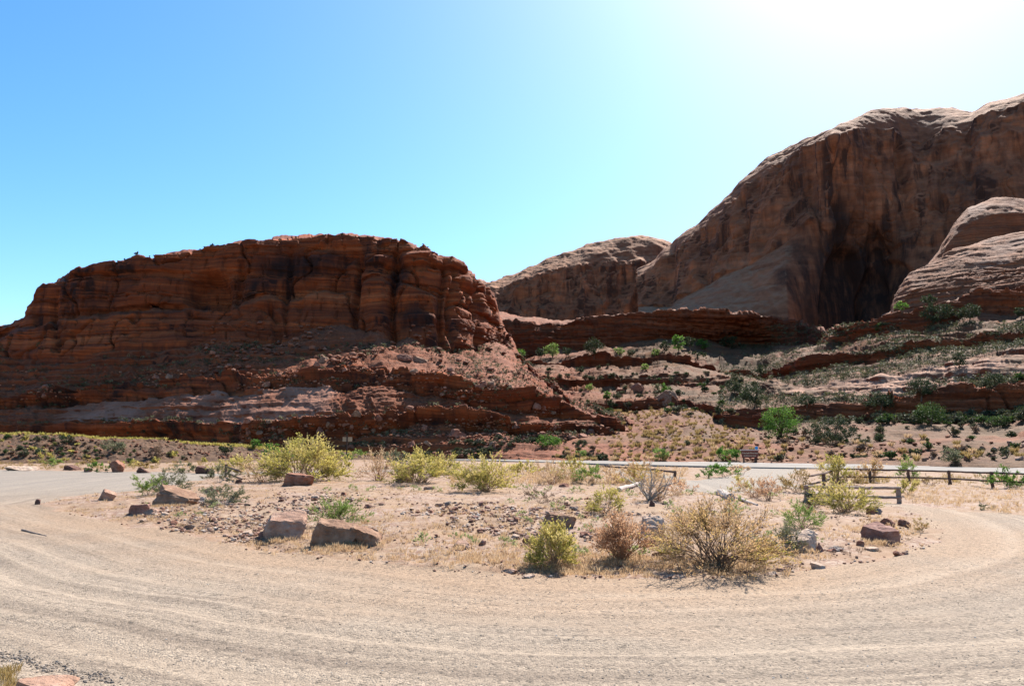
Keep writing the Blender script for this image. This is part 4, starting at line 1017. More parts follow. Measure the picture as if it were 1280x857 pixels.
# ------------------------------------------------------------------ wood: logs, stick, fences
M['log'] = plain('weathered_log', (0.50, 0.42, 0.36), (0.27, 0.21, 0.18), 6.0, 0.9, (1, 1, 1), 0.5)
M['fence'] = plain('dark_stained_rail', (0.15, 0.085, 0.06), (0.07, 0.04, 0.03), 9.0, 0.85, (1, 1, 1), 0.4)
M['fence_grey'] = plain('weathered_rail', (0.34, 0.25, 0.19), (0.17, 0.11, 0.085), 9.0, 0.85, (1, 1, 1), 0.4)
def pole(P0, P1, r0, r1, seed=0, n=8, m=6):
    """a round pole, slightly crooked, with closed and chamfered ends"""
    P0, P1 = np.array(P0, float), np.array(P1, float)
    r = np.random.RandomState(seed)
    d = norm(P1 - P0); u = norm(np.cross(d, [0.21, 0.31, 0.93] if abs(d[2]) < 0.8 else [1, 0.1, 0])); v = np.cross(d, u)
    L = np.linalg.norm(P1 - P0)
    ts = [0, min(0.02, 0.1 * r0 / L)] + list(np.linspace(0.1, 0.9, m)) + [1 - min(0.02, 0.1 * r0 / L), 1]
    V, F = [], []
    for i, t in enumerate(ts):
        rr = (r0 + (r1 - r0) * t) * (0.82 if i in (0, len(ts) - 1) else 1 + 0.06 * r.normal())
        c = P0 + (P1 - P0) * t + (u * r.normal() + v * r.normal()) * r0 * 0.10 * (0 < i < len(ts) - 1)
        for k in range(n):
            a = 2 * math.pi * k / n
            V.append(c + (u * math.cos(a) + v * math.sin(a)) * rr * (1 + 0.04 * r.normal()))
    for i in range(len(ts) - 1):
        for k in range(n):
            F.append((i * n + k, i * n + (k + 1) % n, (i + 1) * n + (k + 1) % n, (i + 1) * n + k))
    V += [P0, P1]; e = len(V)
    T = [(e - 2, (k + 1) % n, k) for k in range(n)] + [(e - 1, (len(ts) - 1) * n + k, (len(ts) - 1) * n + (k + 1) % n) for k in range(n)]
    return np.array(V), [np.array(F), np.array(T)]
def fence(posts, rails, mat, label, loc, rad_post, rad_rail, name='rail_fence'):
    """posts: (x, y, z0, z1); rails: (end point, end point)"""
    root = empty(name, loc, label, 'fence')
    o = np.array(loc)
    for i, (x, y, z0, z1) in enumerate(posts):
        V, F = pole((x, y, z0 - 0.25), (x, y, z1), rad_post, rad_post * 0.94, i + int(x * 10) % 50)
        link('post', make_mesh('post', V - o, F, mat), root)
    for i, (p, q) in enumerate(rails):
        V, F = pole(p, q, rad_rail, rad_rail * 0.92, i + 60)
        link('rail', make_mesh('rail', V - o, F, mat), root)
    return root
def post_at(px, base, top, lift=0.0):
    x, y, z = G(px, base)
    e = tan_of(px, top)[1]
    return (x, y, z, EYE + e * y)
def rails_between(posts, fr, off=0.0, over=0.0):
    out = []
    for (x0, y0, a0, b0), (x1, y1, a1, b1) in zip(posts, posts[1:]):
        for f in fr:
            p = np.array([x0, y0 - off, a0 + (b0 - a0) * f]); q = np.array([x1, y1 - off, a1 + (b1 - a1) * f])
            d = norm(q - p)
            out.append((p - d * over, q + d * over))
    return out
pA = [post_at(1048, 604, 584), post_at(1088, 603, 585), post_at(1136.5, 604, 586.3), post_at(1187.5, 606, 587.5), post_at(1240.7, 608, 589), post_at(1296, 611, 591)]
pB = [post_at(1048, 604, 584), post_at(1030, 609, 590), post_at(1011, 614, 593)]
fence(pA + pB[1:2], rails_between(pA, (0.42, 0.92), 0.07, 0.05) + rails_between(pB, (0.42, 0.92), 0.07, 0.02), M['fence'],
      'long dark two-rail wooden fence between the sand and the highway on the right', (pA[0][0], pA[0][1], 0), 0.085, 0.05)
pC = [post_at(1008.5, 626, 606), post_at(1039, 626.5, 607), post_at(1079, 627.5, 608), post_at(1124, 629, 608)]
fence(pC, rails_between(pC, (0.36, 0.93), 0.075, 0.06), M['fence_grey'], 'low weathered rail fence with four posts beside the gravel, nearer than the long dark fence', (pC[1][0], pC[1][1], 0), 0.085, 0.055)
pD = [post_at(747, 592, 580), post_at(786, 594, 583), post_at(820, 596, 585.5), post_at(844, 598, 588)]
fence(pD, rails_between(pD, (0.85,), 0.08, 0.05), M['fence'], 'short dark single-rail barrier half hidden in brush at the centre back', (pD[0][0], pD[0][1], 0), 0.10, 0.07)
pE = [post_at(282, 596, 580), post_at(302, 603, 587)]
fence(pE[:1], [(np.array([pE[0][0], pE[0][1], pE[0][2] + 0.8 * (pE[0][3] - pE[0][2])]), np.array([pE[1][0], pE[1][1], pE[1][2] + 0.55])),
               (np.array([pE[0][0], pE[0][1], pE[0][2] + 0.35 * (pE[0][3] - pE[0][2])]), np.array([pE[1][0], pE[1][1], pE[1][2] + 0.15]))], M['fence'],
      'dark post with two fallen-looking rails beside the gravel on the left', (pE[0][0], pE[0][1], 0), 0.09, 0.055)
def log(p0, p1, r0, r1, label, name='log', cat='log', mat='log', seed=3):
    a, b = np.array(G(*p0)), np.array(G(*p1))
    a[2] += r0 * 0.8; b[2] += r1 * 0.8
    o = a.copy(); o[2] -= r0 * 0.8
    V, F = pole(a, b, r0, r1, seed, 9, 9)
    tag(link(name, make_mesh(name, V - o, F, M[mat]), None, tuple(o)), label, cat)
log((773, 614), (803, 605), 0.10, 0.07, 'long pale dead log lying among bushes at the back of the island')
log((901, 621), (914, 624), 0.15, 0.14, 'short thick grey log end left of the gravel entrance')
log((925, 625), (947, 632), 0.06, 0.03, 'thin crooked driftwood branch on the ground below the gravel entrance', 'branch', 'branch')
log((28, 663), (58, 670), 0.028, 0.012, 'brown stick lying on the gravel at the left', 'stick', 'stick', 'fence_grey')
# the grey dead branches by the pink bush
x, y, z = G(812, 627)
r_ = np.random.RandomState(5)
nb = 16
az = r_.rand(nb) * 6.28; el = 0.5 + 0.9 * r_.rand(nb)
tip = np.stack([np.cos(az) * np.cos(el), np.sin(az) * np.cos(el), np.sin(el)], -1) * (0.7 + 0.6 * r_.rand(nb))[:, None]
mid = tip * 0.5 + r_.normal(size=(nb, 3)) * 0.08
sub = np.repeat(np.arange(nb), 3)
st_ = mid[sub] + (tip - mid)[sub] * r_.rand(len(sub))[:, None]
V, F = join([tubes(np.zeros((nb, 3)), mid, 0.035, 0.024), tubes(mid, tip, 0.024, 0.008), tubes(st_, st_ + r_.normal(size=(len(sub), 3)) * 0.2 + [0, 0, 0.15], 0.012, 0.005)])
tag(link('dead_shrub', make_mesh('dead_shrub', V, F, STEM['grey']), None, (x, y, z)), 'grey leafless dead shrub with bare branches beside the pinkish bush', 'dead shrub')

# ------------------------------------------------------------------ signs
M['sign_brown'] = plain('brown_sign_board', (0.17, 0.045, 0.03), (0.12, 0.03, 0.022), 5.0, 0.6, bump=0.05)
M['sign_cream'] = plain('sign_lettering', (0.78, 0.66, 0.45), (0.70, 0.58, 0.38), 5.0, 0.7, bump=0)
M['sign_back'] = plain('sign_back_plywood', (0.36, 0.27, 0.17), (0.29, 0.21, 0.13), 4.0, 0.8, bump=0.1)
M['sign_blue'] = plain('blue_marker', (0.02, 0.30, 0.62), (0.02, 0.25, 0.55), 5.0, 0.5, bump=0)
M['post_dark'] = plain('dark_sign_post', (0.07, 0.045, 0.035), (0.04, 0.028, 0.022), 8.0, 0.85)
M['stone_cap'] = plain('pale_sign_cap', (0.46, 0.37, 0.33), (0.36, 0.28, 0.25), 6.0, 0.9)
def prism(pts, y0, y1, bev=0.015):
    """an outline in x,z given thickness along y, with bevelled edges"""
    bm = bmesh.new()
    vs = [bm.verts.new((x, y0, z)) for x, z in pts]
    f = bm.faces.new(vs)
    ex = bmesh.ops.extrude_face_region(bm, geom=[f])
    bmesh.ops.translate(bm, vec=(0, y1 - y0, 0), verts=[v for v in ex['geom'] if isinstance(v, bmesh.types.BMVert)])
    bmesh.ops.recalc_face_normals(bm, faces=bm.faces)
    if bev: bmesh.ops.bevel(bm, geom=list(bm.edges), offset=bev, segments=1, affect='EDGES', profile=0.5)
    return bm
def bm_obj(name, bm, mat, parent, loc=(0, 0, 0)):
    me = bpy.data.meshes.new(name); bm.to_mesh(me); bm.free(); me.materials.append(mat)
    o = link(name, me, parent, loc); return o
def text_mesh(name, body, size, mat, parent, loc):
    cu = bpy.data.curves.new(name, 'FONT'); cu.body = body; cu.size = size; cu.align_x = 'CENTER'; cu.extrude = 0.012; cu.resolution_u = 2
    tmp = bpy.data.objects.new(name, cu); COL.objects.link(tmp)
    dg = bpy.context.evaluated_depsgraph_get()
    me = bpy.data.meshes.new_from_object(tmp.evaluated_get(dg))
    COL.objects.unlink(tmp); bpy.data.objects.remove(tmp); bpy.data.curves.remove(cu)
    me.materials.clear(); me.materials.append(mat)
    o = link(name, me, parent, loc); o.rotation_euler = (math.pi / 2, 0, 0); o['kind'] = 'stuff'
    return o
sx, sy, sz = float(tan_of(937.5, 576)[0] * 92.5), 92.5, 0.36
k = sy / FPX * 1.01
sg = empty('highway_sign', (sx, sy, sz), 'dark red-brown wooden sign lettered Colorado Riverway beside the highway', 'sign')
hb = 3.6 * k
bm_obj('board', prism([(-9.4 * k, hb), (9.4 * k, hb), (10.8 * k, hb + 8.6 * k), (-10.8 * k, hb + 8.6 * k)], -0.06, 0.06), M['sign_brown'], sg)
bm_obj('cap', prism([(-11.6 * k, hb + 8.7 * k), (11.6 * k, hb + 8.7 * k), (10.6 * k, hb + 10.0 * k), (-10.6 * k, hb + 10.0 * k)], -0.16, 0.16), M['stone_cap'], sg)
for s in (-1, 1):
    bm_obj('post', prism([(s * 7.0 * k - 0.09, -0.3), (s * 7.0 * k + 0.09, -0.3), (s * 7.0 * k + 0.09, hb + 8.0 * k), (s * 7.0 * k - 0.09, hb + 8.0 * k)], 0.07, 0.24), M['post_dark'], sg)
text_mesh('lettering', 'Colorado Riverway', 2.45 * k, M['sign_cream'], sg, (0, -0.065, hb + 5.0 * k))
text_mesh('lettering', 'RECREATION AREA', 1.75 * k, M['sign_cream'], sg, (0, -0.065, hb + 1.9 * k))
mx = float(tan_of(946, 570)[0] * 93.4)
mk = empty('trail_marker', (mx, 93.4, sz), 'small round blue marker on a post behind the right end of the brown sign', 'sign')
bm_obj('disc', prism([(2.1 * k * math.cos(a), 15.5 * k + 2.1 * k * math.sin(a)) for a in np.arange(12) * math.pi / 6], -0.02, 0.02, 0.006), M['sign_blue'], mk)
bm_obj('post', prism([(-0.05, -0.4), (0.05, -0.4), (0.05, 17.0 * k), (-0.05, 17.0 * k)], 0.03, 0.12), M['post_dark'], mk)
bx_, by_, bz_ = float(tan_of(433.5, 565)[0] * 122), 122.0, 1.0
k2 = by_ / FPX * 1.01
z0 = EYE + float(tan_of(433.5, 566)[1]) * by_; z1 = EYE + float(tan_of(433.5, 543.5)[1]) * by_
sb = empty('road_sign', (bx_, by_, z0), 'tan two-panel road sign seen from behind on a dark post by the mesa foot', 'sign')
H = z1 - z0
bm_obj('post', prism([(-0.09, -0.6), (0.09, -0.6), (0.09, H), (-0.09, H)], -0.13, -0.04), M['post_dark'], sb)
for s, wd in ((-1, 5.6), (1, 6.2)):
    xa, xb = sorted((s * 0.10, s * wd * k2))
    bm_obj('panel', prism([(xa, H - 7.8 * k2), (xb, H - 7.8 * k2), (xb, H - 0.3), (xa, H - 0.3)], -0.03, 0.01, 0.008), M['sign_back'], sb)

# ------------------------------------------------------------------ plants and blocks on the slopes
def on_land(name, px, py):
    L = LAND[name]
    m = L.vis
    d = (L.px[m] - px) ** 2 + (L.py[m] - py) ** 2
    return tuple(float(q) for q in L.V[m][np.argmin(d)])
def on_wall_or_hill(px, py):
    return on_land('hillside', px, py)
def tree(px, base, w_px, h_px, kind, label, land='hillside', name='juniper_tree', cat='tree', dens=1.3):
    x, y, z = on_land(land, px, base)
    k = y / FPX * 1.01
    w, h = w_px * k, h_px * k
    root = empty(name, (x, y, z - 0.05 * h), label, cat)
    r = np.random.RandomState(int(px * 3 + base))
    # a trunk that forks into limbs
    nl = 9
    az = r.rand(nl) * 6.28
    tip = np.stack([np.cos(az) * w * 0.34 * (0.4 + 0.6 * r.rand(nl)), np.sin(az) * w * 0.34 * (0.4 + 0.6 * r.rand(nl)), h * (0.45 + 0.5 * r.rand(nl))], -1)
    fork = np.array([0.03 * w, 0, h * 0.22])
    rt = 0.045 * h
    parts = [tubes(np.array([[0, 0, -0.1 * h]]), fork[None], rt, rt * 0.75), tubes(np.repeat(fork[None], nl, 0), tip, rt * 0.5, rt * 0.12)]
    V, F = join(parts)
    link('trunk', make_mesh('trunk', V, F, STEM['brown']), root)
    # crown: leaf clumps spread unevenly round the limbs, with gaps
    nc = int(np.clip(w_px * h_px / 14, 16, 60))
    u = r.normal(size=(nc, 3)); u = norm(u) * (0.35 + 0.65 * r.rand(nc) ** 0.5)[:, None]
    C = u * np.array([w * 0.42, w * 0.42, h * 0.40]) + np.array([0, 0, h * 0.56])
    C[:, 2] = np.maximum(C[:, 2], 0.14 * h)
    n = int(np.clip(w_px * h_px * 1.5 * dens, 300, 4000))
    j = r.randint(0, nc, n)
    cr = (0.10 + 0.10 * r.rand(nc)) * min(w, h)
    P = C[j] + norm(r.normal(size=(n, 3))) * (cr[j] * (0.4 + 0.6 * r.rand(n)))[:, None] * np.array([1.2, 1.2, 0.8])
    ls = max(1.9 * k, 0.04 * h)
    V, F = blades(P, norm(r.normal(size=(n, 3)) + [0, 0, 0.4]), ls * (0.6 + 0.8 * r.rand(n)), ls * 0.55, r)
    ct = r.rand(nc)
    tint = np.clip(0.5 * ct[j] + 0.5 * r.rand(n), 0, 1)
    link('crown', make_mesh('crown', V, F, LEAF[kind], False, {'tint': np.repeat(tint, 4)}), root)
    return root
TREES = [
 (976, 550, 46, 46, 'bright', 'bright green young cottonwood at the foot of the right hillside', 'cottonwood_tree', 'tree'),
 (1040, 556, 68, 36, 'dark', 'broad dark olive shrub right of the bright green cottonwood', 'hillside_shrub', 'shrub'),
 (1008, 508, 24, 14, 'dark', 'small dark shrub on the slab above the bright green cottonwood', 'hillside_shrub', 'shrub'),
 (1100, 512, 46, 24, 'dark', 'dark juniper left of the taller one on the long pale slab', 'juniper_tree', 'tree'),
 (1152, 499, 40, 28, 'dark', 'tall dark juniper on the lower edge of the long pale slab', 'juniper_tree', 'tree'),
 (1163, 532, 46, 30, 'pine', 'rich green shrub against the red ledge below the tall dark juniper', 'hillside_shrub', 'shrub'),
 (1199, 460, 18, 22, 'dark', 'small upright dark tree above the long pale slab', 'juniper_tree', 'tree'),
 (1243, 484, 32, 18, 'dark', 'dark juniper on the long pale slab near the right edge', 'juniper_tree', 'tree'),
 (1250, 534, 34, 16, 'pine', 'low green shrub below the red ledge near the right edge', 'hillside_shrub', 'shrub'),
 (1172, 404, 44, 26, 'dark', 'left and wider of two dark trees under the slickrock bench', 'juniper_tree', 'tree'),
 (1212, 402, 32, 25, 'dark', 'right and narrower of two dark trees under the slickrock bench', 'juniper_tree', 'tree'),
 (1160, 376, 22, 15, 'dark', 'dark shrub at the left corner of the slickrock bench', 'hillside_shrub', 'shrub'),
 (1127, 390, 20, 15, 'bright', 'bright green shrub at the left foot of the slickrock bench', 'hillside_shrub', 'shrub'),
 (1100, 414, 20, 13, 'pine', 'rounded green shrub on the orange ledge below the wall', 'hillside_shrub', 'shrub'),
 (1277, 398, 14, 18, 'dark', 'dark shrub under the slickrock bench at the right edge', 'hillside_shrub', 'shrub'),
 (943, 508, 34, 30, 'dark', 'dark olive tree at the left end of the right hillside slab', 'juniper_tree', 'tree'),
 (953, 468, 20, 13, 'dark', 'dark shrub on the brow where the right hillside begins', 'hillside_shrub', 'shrub'),
 (918, 492, 24, 20, 'dark', 'olive shrub below the ledge left of the right hillside', 'hillside_shrub', 'shrub'),
 (742, 446, 26, 25, 'dark', 'biggest dark tree on the middle bench', 'juniper_tree', 'tree'),
 (848, 440, 20, 22, 'bright', 'bright green tree in the middle of the far bench', 'cottonwood_tree', 'tree'),
 (879, 437, 20, 15, 'bright', 'bright green rounded shrub right of the bright green bench tree', 'hillside_shrub', 'shrub'),
 (862, 437, 15, 19, 'dark', 'dark tree between the two bright green ones on the far bench', 'juniper_tree', 'tree'),
 (830, 441, 16, 16, 'dark', 'dark tree just left of the bright green bench tree', 'juniper_tree', 'tree'),
 (818, 444, 12, 10, 'green', 'small green shrub left of the dark tree on the far bench', 'hillside_shrub', 'shrub'),
 (691, 447, 22, 19, 'green', 'mid green tree on the left half of the far bench', 'cottonwood_tree', 'tree'),
 (676, 448, 14, 14, 'dark', 'small dark tree left of the mid green one on the far bench', 'juniper_tree', 'tree'),
 (708, 446, 14, 13, 'dark', 'small dark tree right of the mid green one on the far bench', 'juniper_tree', 'tree'),
 (648, 452, 18, 17, 'bright', 'bright green shrub against the right end of the mesa', 'hillside_shrub', 'shrub'),
 (774, 444, 13, 13, 'green', 'green shrub right of the biggest dark bench tree', 'hillside_shrub', 'shrub'),
 (790, 446, 12, 11, 'dark', 'small dark shrub in the middle of the far bench', 'hillside_shrub', 'shrub'),
 (912, 436, 24, 18, 'dark', 'dark tree in the shadow at the right end of the far bench', 'juniper_tree', 'tree'),
 (725, 466, 16, 9, 'dark', 'low dark shrub on the lower ledge of the middle bench', 'hillside_shrub', 'shrub'),
 (806, 464, 14, 9, 'green', 'low green shrub on the lower ledge right of the dark one', 'hillside_shrub', 'shrub'),
 (831, 492, 13, 15, 'bright', 'bright green shrub under the red ledge in the centre', 'hillside_shrub', 'shrub'),
 (820, 488, 14, 10, 'grey', 'greyish shrub left of the bright one under the red ledge', 'hillside_shrub', 'shrub'),
 (759, 501, 10, 12, 'bright', 'small bright green shrub among blocks in the centre', 'hillside_shrub', 'shrub'),
 (738, 487, 12, 9, 'green', 'small green shrub under the left part of the red ledge', 'hillside_shrub', 'shrub'),
 (686, 562, 36, 20, 'bright', 'sprawling bright green shrub on red sand just above the highway', 'hillside_shrub', 'shrub'),
 (825, 575, 24, 16, 'green', 'rounded green bush beside the highway in the centre', 'hillside_shrub', 'shrub'),
 (727, 573, 20, 12, 'green', 'small green bush beside the highway, left of the centre one', 'hillside_shrub', 'shrub'),
 (907, 576, 24, 20, 'bright', 'left lobe of green bush left of the brown highway sign', 'hillside_shrub', 'shrub'),
 (921, 575, 18, 15, 'bright', 'right and lower green bush touching the brown highway sign', 'hillside_shrub', 'shrub'),
 (870, 448, 40, 8, 'dark', 'low dark thicket under the bright green trees on the far bench', 'hillside_shrub', 'shrub'),
 (1192, 580, 30, 22, 'grey', 'grey-green bush beside the highway behind the far fence', 'hillside_shrub', 'shrub'),
]
for t_ in TREES: tree(t_[0], t_[1], t_[2], t_[3], t_[4], t_[5], 'hillside', t_[6], t_[7])
for px, py, w, h, kd, lb in ((82, 555, 22, 12, 'dark', 'dark green shrub on the embankment slope at the left'),
                             (318, 561, 18, 13, 'bright', 'left bright green shrub on the far end of the embankment'),
                             (340, 564, 20, 12, 'bright', 'right bright green shrub on the far end of the embankment'),
                             (282, 566, 24, 12, 'dark', 'dark shrub on the embankment slope left of the bright green ones'),
                             (196, 574, 24, 16, 'brown', 'dead brown shrub at the embankment foot'),
                             (140, 565, 34, 18, 'grey', 'greyish shrub on the embankment slope above the red-faced boulder'),
                             (50, 572, 16, 10, 'dark', 'small dark shrub low on the embankment at the far left')):
    tree(px, py, w, h, kd, lb, 'embankment', 'bank_shrub', 'shrub')

def pick(land, n, cond, seed, gap=0.0, skip=(), clump=0.0):
    """visible spots of a landform, spread as they spread in the picture; nearest first"""
    L = LAND[land]
    r = np.random.RandomState(seed)
    m = np.argwhere(L.vis & (L.up > 0.62) & cond(L.px, L.py) & (L.px > -20) & (L.px < 1300) & ~np.isin(L.sec, skip))
    if clump:
        q = L.V[m[:, 0], m[:, 1]]
        f = fbm(q[:, 0] / 13, q[:, 1] / 13, q[:, 2] / 6, 3, seed)
        m = m[f + 0.5 * r.rand(len(f)) > clump]
    if not len(m): return np.zeros((0, 3))
    m = m[r.permutation(len(m))[:n * 5]]
    P, Q = L.V[m[:, 0], m[:, 1]], np.stack([L.px[m[:, 0], m[:, 1]], L.py[m[:, 0], m[:, 1]]], -1)
    keep, cell = [], set()
    for i, q in enumerate(Q):
        if gap:
            c = (int(q[0] // gap), int(q[1] // (gap * 0.6)))
            if c in cell: continue
            cell.add(c)
        keep.append(i)
        if len(keep) >= n: break
    P = P[keep]
    return P[np.argsort(P[:, 1])]
def small_shrub(seed, kind, n=190):
    r = np.random.RandomState(seed)
    nc = 9
    u = norm(r.normal(size=(nc, 3))); u[:, 2] = np.abs(u[:, 2])
    C = u * np.array([0.33, 0.33, 0.42]) * (0.4 + 0.6 * r.rand(nc))[:, None] + [0, 0, 0.15]
    j = r.randint(0, nc, n)
    P = C[j] + norm(r.normal(size=(n, 3))) * 0.17 * (0.3 + 0.7 * r.rand(n))[:, None]
    P[:, 2] = np.maximum(P[:, 2], 0.02)
    V, F = blades(P, norm(r.normal(size=(n, 3)) + [0, 0, 0.7]), 0.17 * (0.6 + 0.8 * r.rand(n)), 0.10, r)
    me = make_mesh('foliage', V, F, LEAF[kind], False, {'tint': np.repeat(np.clip(0.5 * r.rand(nc)[j] + 0.5 * r.rand(n), 0, 1), 4)})
    az = r.rand(8) * 6.28
    SV, SF = tubes(np.zeros((8, 3)) - [0, 0, 0.1], np.stack([np.cos(az) * 0.3, np.sin(az) * 0.3, 0.3 + 0.3 * r.rand(8)], -1), 0.03, 0.012)
    return make_mesh('stems', SV, SF, STEM['brown']), me, (V, F)
PROTO = {k: [small_shrub(s * 7 + i, k) for i in range(4)] for s, k in enumerate(('sage', 'dark', 'pine', 'brown', 'yellow', 'grey'))}
TUFT = {k: [grass_arrays(60 + i + s, 0.85, 0.85, 80, 0.06) for i in range(4)] for s, k in enumerate(('gold', 'straw'))}
TUFT_ME = {k: [make_mesh('grass_tuft', V, F, LEAF[k], False, {'tint': t}) for V, F, t in v] for k, v in TUFT.items()}
def place_shrubs(P, kinds, size, label, group, seed, name='sagebrush', cat='shrub'):
    r = np.random.RandomState(seed)
    for p in P:
        st_m, fo_m, _ = PROTO[kinds[r.randint(len(kinds))]][r.randint(4)]
        s = size[0] + (size[1] - size[0]) * r.rand() ** 1.8
        root = empty(name, tuple(float(q) for q in p), label + ', ' + where(p, MARK[group]), cat, group)
        root.rotation_euler = (0, 0, r.rand() * 6.28); root.scale = (s * (0.9 + 0.5 * r.rand()), s, s * (0.6 + 0.4 * r.rand()))
        link('stems', st_m, root); link('foliage', fo_m, root)
def place_tufts(P, kinds, size, label, group, seed):
    r = np.random.RandomState(seed)
    for p in P:
        s = size[0] + (size[1] - size[0]) * r.rand()
        o = tag(link('bunch_grass', TUFT_ME[kinds[r.randint(len(kinds))]][r.randint(4)], None, tuple(float(q) for q in p)), label + ', ' + where(p, MARK[group]), 'grass tuft', group)
        o.rotation_euler = (0, 0, r.rand() * 6.28); o.scale = (s, s, s * (0.8 + 0.4 * r.rand()))
def where(p, marks):
    px = proj(p[0], p[1], p[2])[0]
    for lim, txt in marks:
        if px < lim: return txt
    return marks[-1][1]
MARK = {
 'sagebrush on the right hillside': [(1000, 'left of the bright green cottonwood'), (1090, 'above the broad dark olive shrub'), (1150, 'near the junipers on the long pale slab'), (1215, 'below the small upright dark tree'), (2000, 'toward the right picture edge')],
 'small bushes above the highway': [(770, 'near the sprawling bright green shrub'), (890, 'around the centre roadside bush'), (1000, 'around the brown highway sign'), (1130, 'behind the corner of the far fence'), (2000, 'behind the right half of the far fence')],
 'bunch grass above the highway': [(760, 'near the sprawling bright green shrub'), (830, 'above the centre roadside bush'), (900, 'left of the brown highway sign'), (1100, 'right of the brown highway sign'), (2000, 'behind the right half of the far fence')],
 'brush on the middle benches': [(690, 'next to the end of the mesa'), (770, 'around the biggest dark bench tree'), (850, 'below the bright green bench tree'), (2000, 'toward the shaded foot of the wall')],
 'shrubs on the mesa benches': [(120, 'at its far left end'), (260, 'under its arched alcove'), (400, 'under its highest middle part'), (520, 'above the road sign seen from behind'), (640, 'below its right-hand corner'), (2000, 'on its long right-hand foot')],
 'shrubs on the mesa rim': [(300, 'on the sloping left half'), (430, 'on the highest middle part'), (2000, 'above the right-hand corner')],
 'plants on the embankment': [(80, 'at the left picture edge'), (180, 'above the red-faced boulder'), (270, 'above the pair of dark red rocks'), (2000, 'near its right end')],
 'fallen blocks below the mesa': [(200, 'under the left end'), (400, 'under the middle'), (520, 'above the road sign seen from behind'), (640, 'below the right-hand corner'), (2000, 'along the right-hand foot')],
 'blocks above the highway': [(850, 'left of the brown sign'), (1050, 'around the brown sign'), (2000, 'behind the far fence')],
 'rubble stones on the island': [(300, 'near the big sloping brown rock'), (480, 'behind the two large front boulders'), (620, 'in the open middle'), (800, 'around the jagged brown block'), (2000, 'near the flat-topped dark boulder')],
 'green weeds on the island': [(420, 'left of the dense green bush'), (620, 'in the open middle sand'), (800, 'among the front bushes'), (2000, 'toward the right tip')],
}
def mass(name, P, shapes, size, mat, label, cat, seed, flat=1.0):
    """the many small ones past counting, joined"""
    r = np.random.RandomState(seed)
    Vs, Fs, Ts, o = [], [], [], 0
    for p in P:
        sh = shapes[r.randint(len(shapes))]
        V, F = sh[0], sh[1]
        s = size[0] + (size[1] - size[0]) * r.rand() ** 2
        a = r.rand() * 6.28; c, q = math.cos(a), math.sin(a)
        W_ = np.stack([V[:, 0] * c - V[:, 1] * q, V[:, 0] * q + V[:, 1] * c, V[:, 2] * flat], -1) * s + p
        Vs.append(W_); Fs.append(F + o); o += len(V)
        Ts.append(np.full(len(V), r.rand()) if len(sh) < 3 else sh[2] * 0.6 + 0.4 * r.rand())
    if not Vs: return
    me = make_mesh(name, np.concatenate(Vs), np.concatenate(Fs), mat, False, {'tint': np.concatenate(Ts)})
    tag(link(name, me), label, cat, kind='stuff')
def thin(shapes, n, seed):
    r = np.random.RandomState(seed); out = []
    for V, F in shapes:
        k = r.choice(len(F), min(n, len(F)), False)
        out.append((V[F[k]].reshape(-1, 3), np.arange(len(k) * 4).reshape(-1, 4)))
    return out

# right hillside: grey-green brush over the slope, gold bunch grass nearer the road
upper = lambda px, py: (px > 900) & (py < 530) & (py > 405)
lower = lambda px, py: (px > 690) & (py > 500) & (py < 577)
P = pick('hillside', 2500, lambda px, py: upper(px, py) & ((py < 500) | (np.sin(px * 0.9 + py) > 0.3)), 11, 3, (5, 7), -0.1)
place_shrubs(P[:190], ('sage', 'sage', 'sage', 'pine', 'dark'), (1.1, 2.8), 'grey-green sagebrush on the right hillside', 'sagebrush on the right hillside', 12)
mass('sagebrush_cover', P[190:], thin([q[2] for q in PROTO['sage']], 34, 1), (1.3, 2.8), LEAF['sage'], 'fine sagebrush cover high on the right hillside', 'shrubs', 13, 0.8)
P = pick('hillside', 190, lower, 14, 7, (5,), 0.15)
place_shrubs(P[:110], ('sage', 'sage', 'pine', 'brown', 'dark'), (0.8, 2.0), 'small greyish bush just above the highway', 'small bushes above the highway', 15)
tz = lambda px, py: lower(px, py) & (py > 512 + 0.00025 * (px - 800) ** 2)
P = pick('hillside', 230, lambda px, py: tz(px, py) & (px < 925), 16, 4, (5,), -0.1)
P = np.concatenate([P, pick('hillside', 60, lambda px, py: tz(px, py) & (px > 925) & (py > 548), 46, 6, (5,))])
place_tufts(P, ('gold', 'gold', 'straw'), (0.65, 1.2), 'golden bunch grass tuft above the highway', 'bunch grass above the highway', 17)
P = pick('hillside', 420, lambda px, py: tz(px, py) & (px < 940), 47, 3, (5,), 0.0)
mass('bunch_grass_cover', P, [(V, F, t) for V, F, t in TUFT['gold']], (0.45, 0.85), LEAF['gold'], 'golden bunch grass thinning out up the lower slope', 'grass', 18)
P = pick('hillside', 240, lambda px, py: (px < 950) & (py < 520) & (py > 385), 19, 5)
place_shrubs(P[:120], ('dark', 'sage', 'pine', 'sage'), (1.4, 3.2), 'dark olive brush on the middle benches', 'brush on the middle benches', 20, 'bench_shrub')  # same shrub models as the hillside sagebrush, not a species of their own
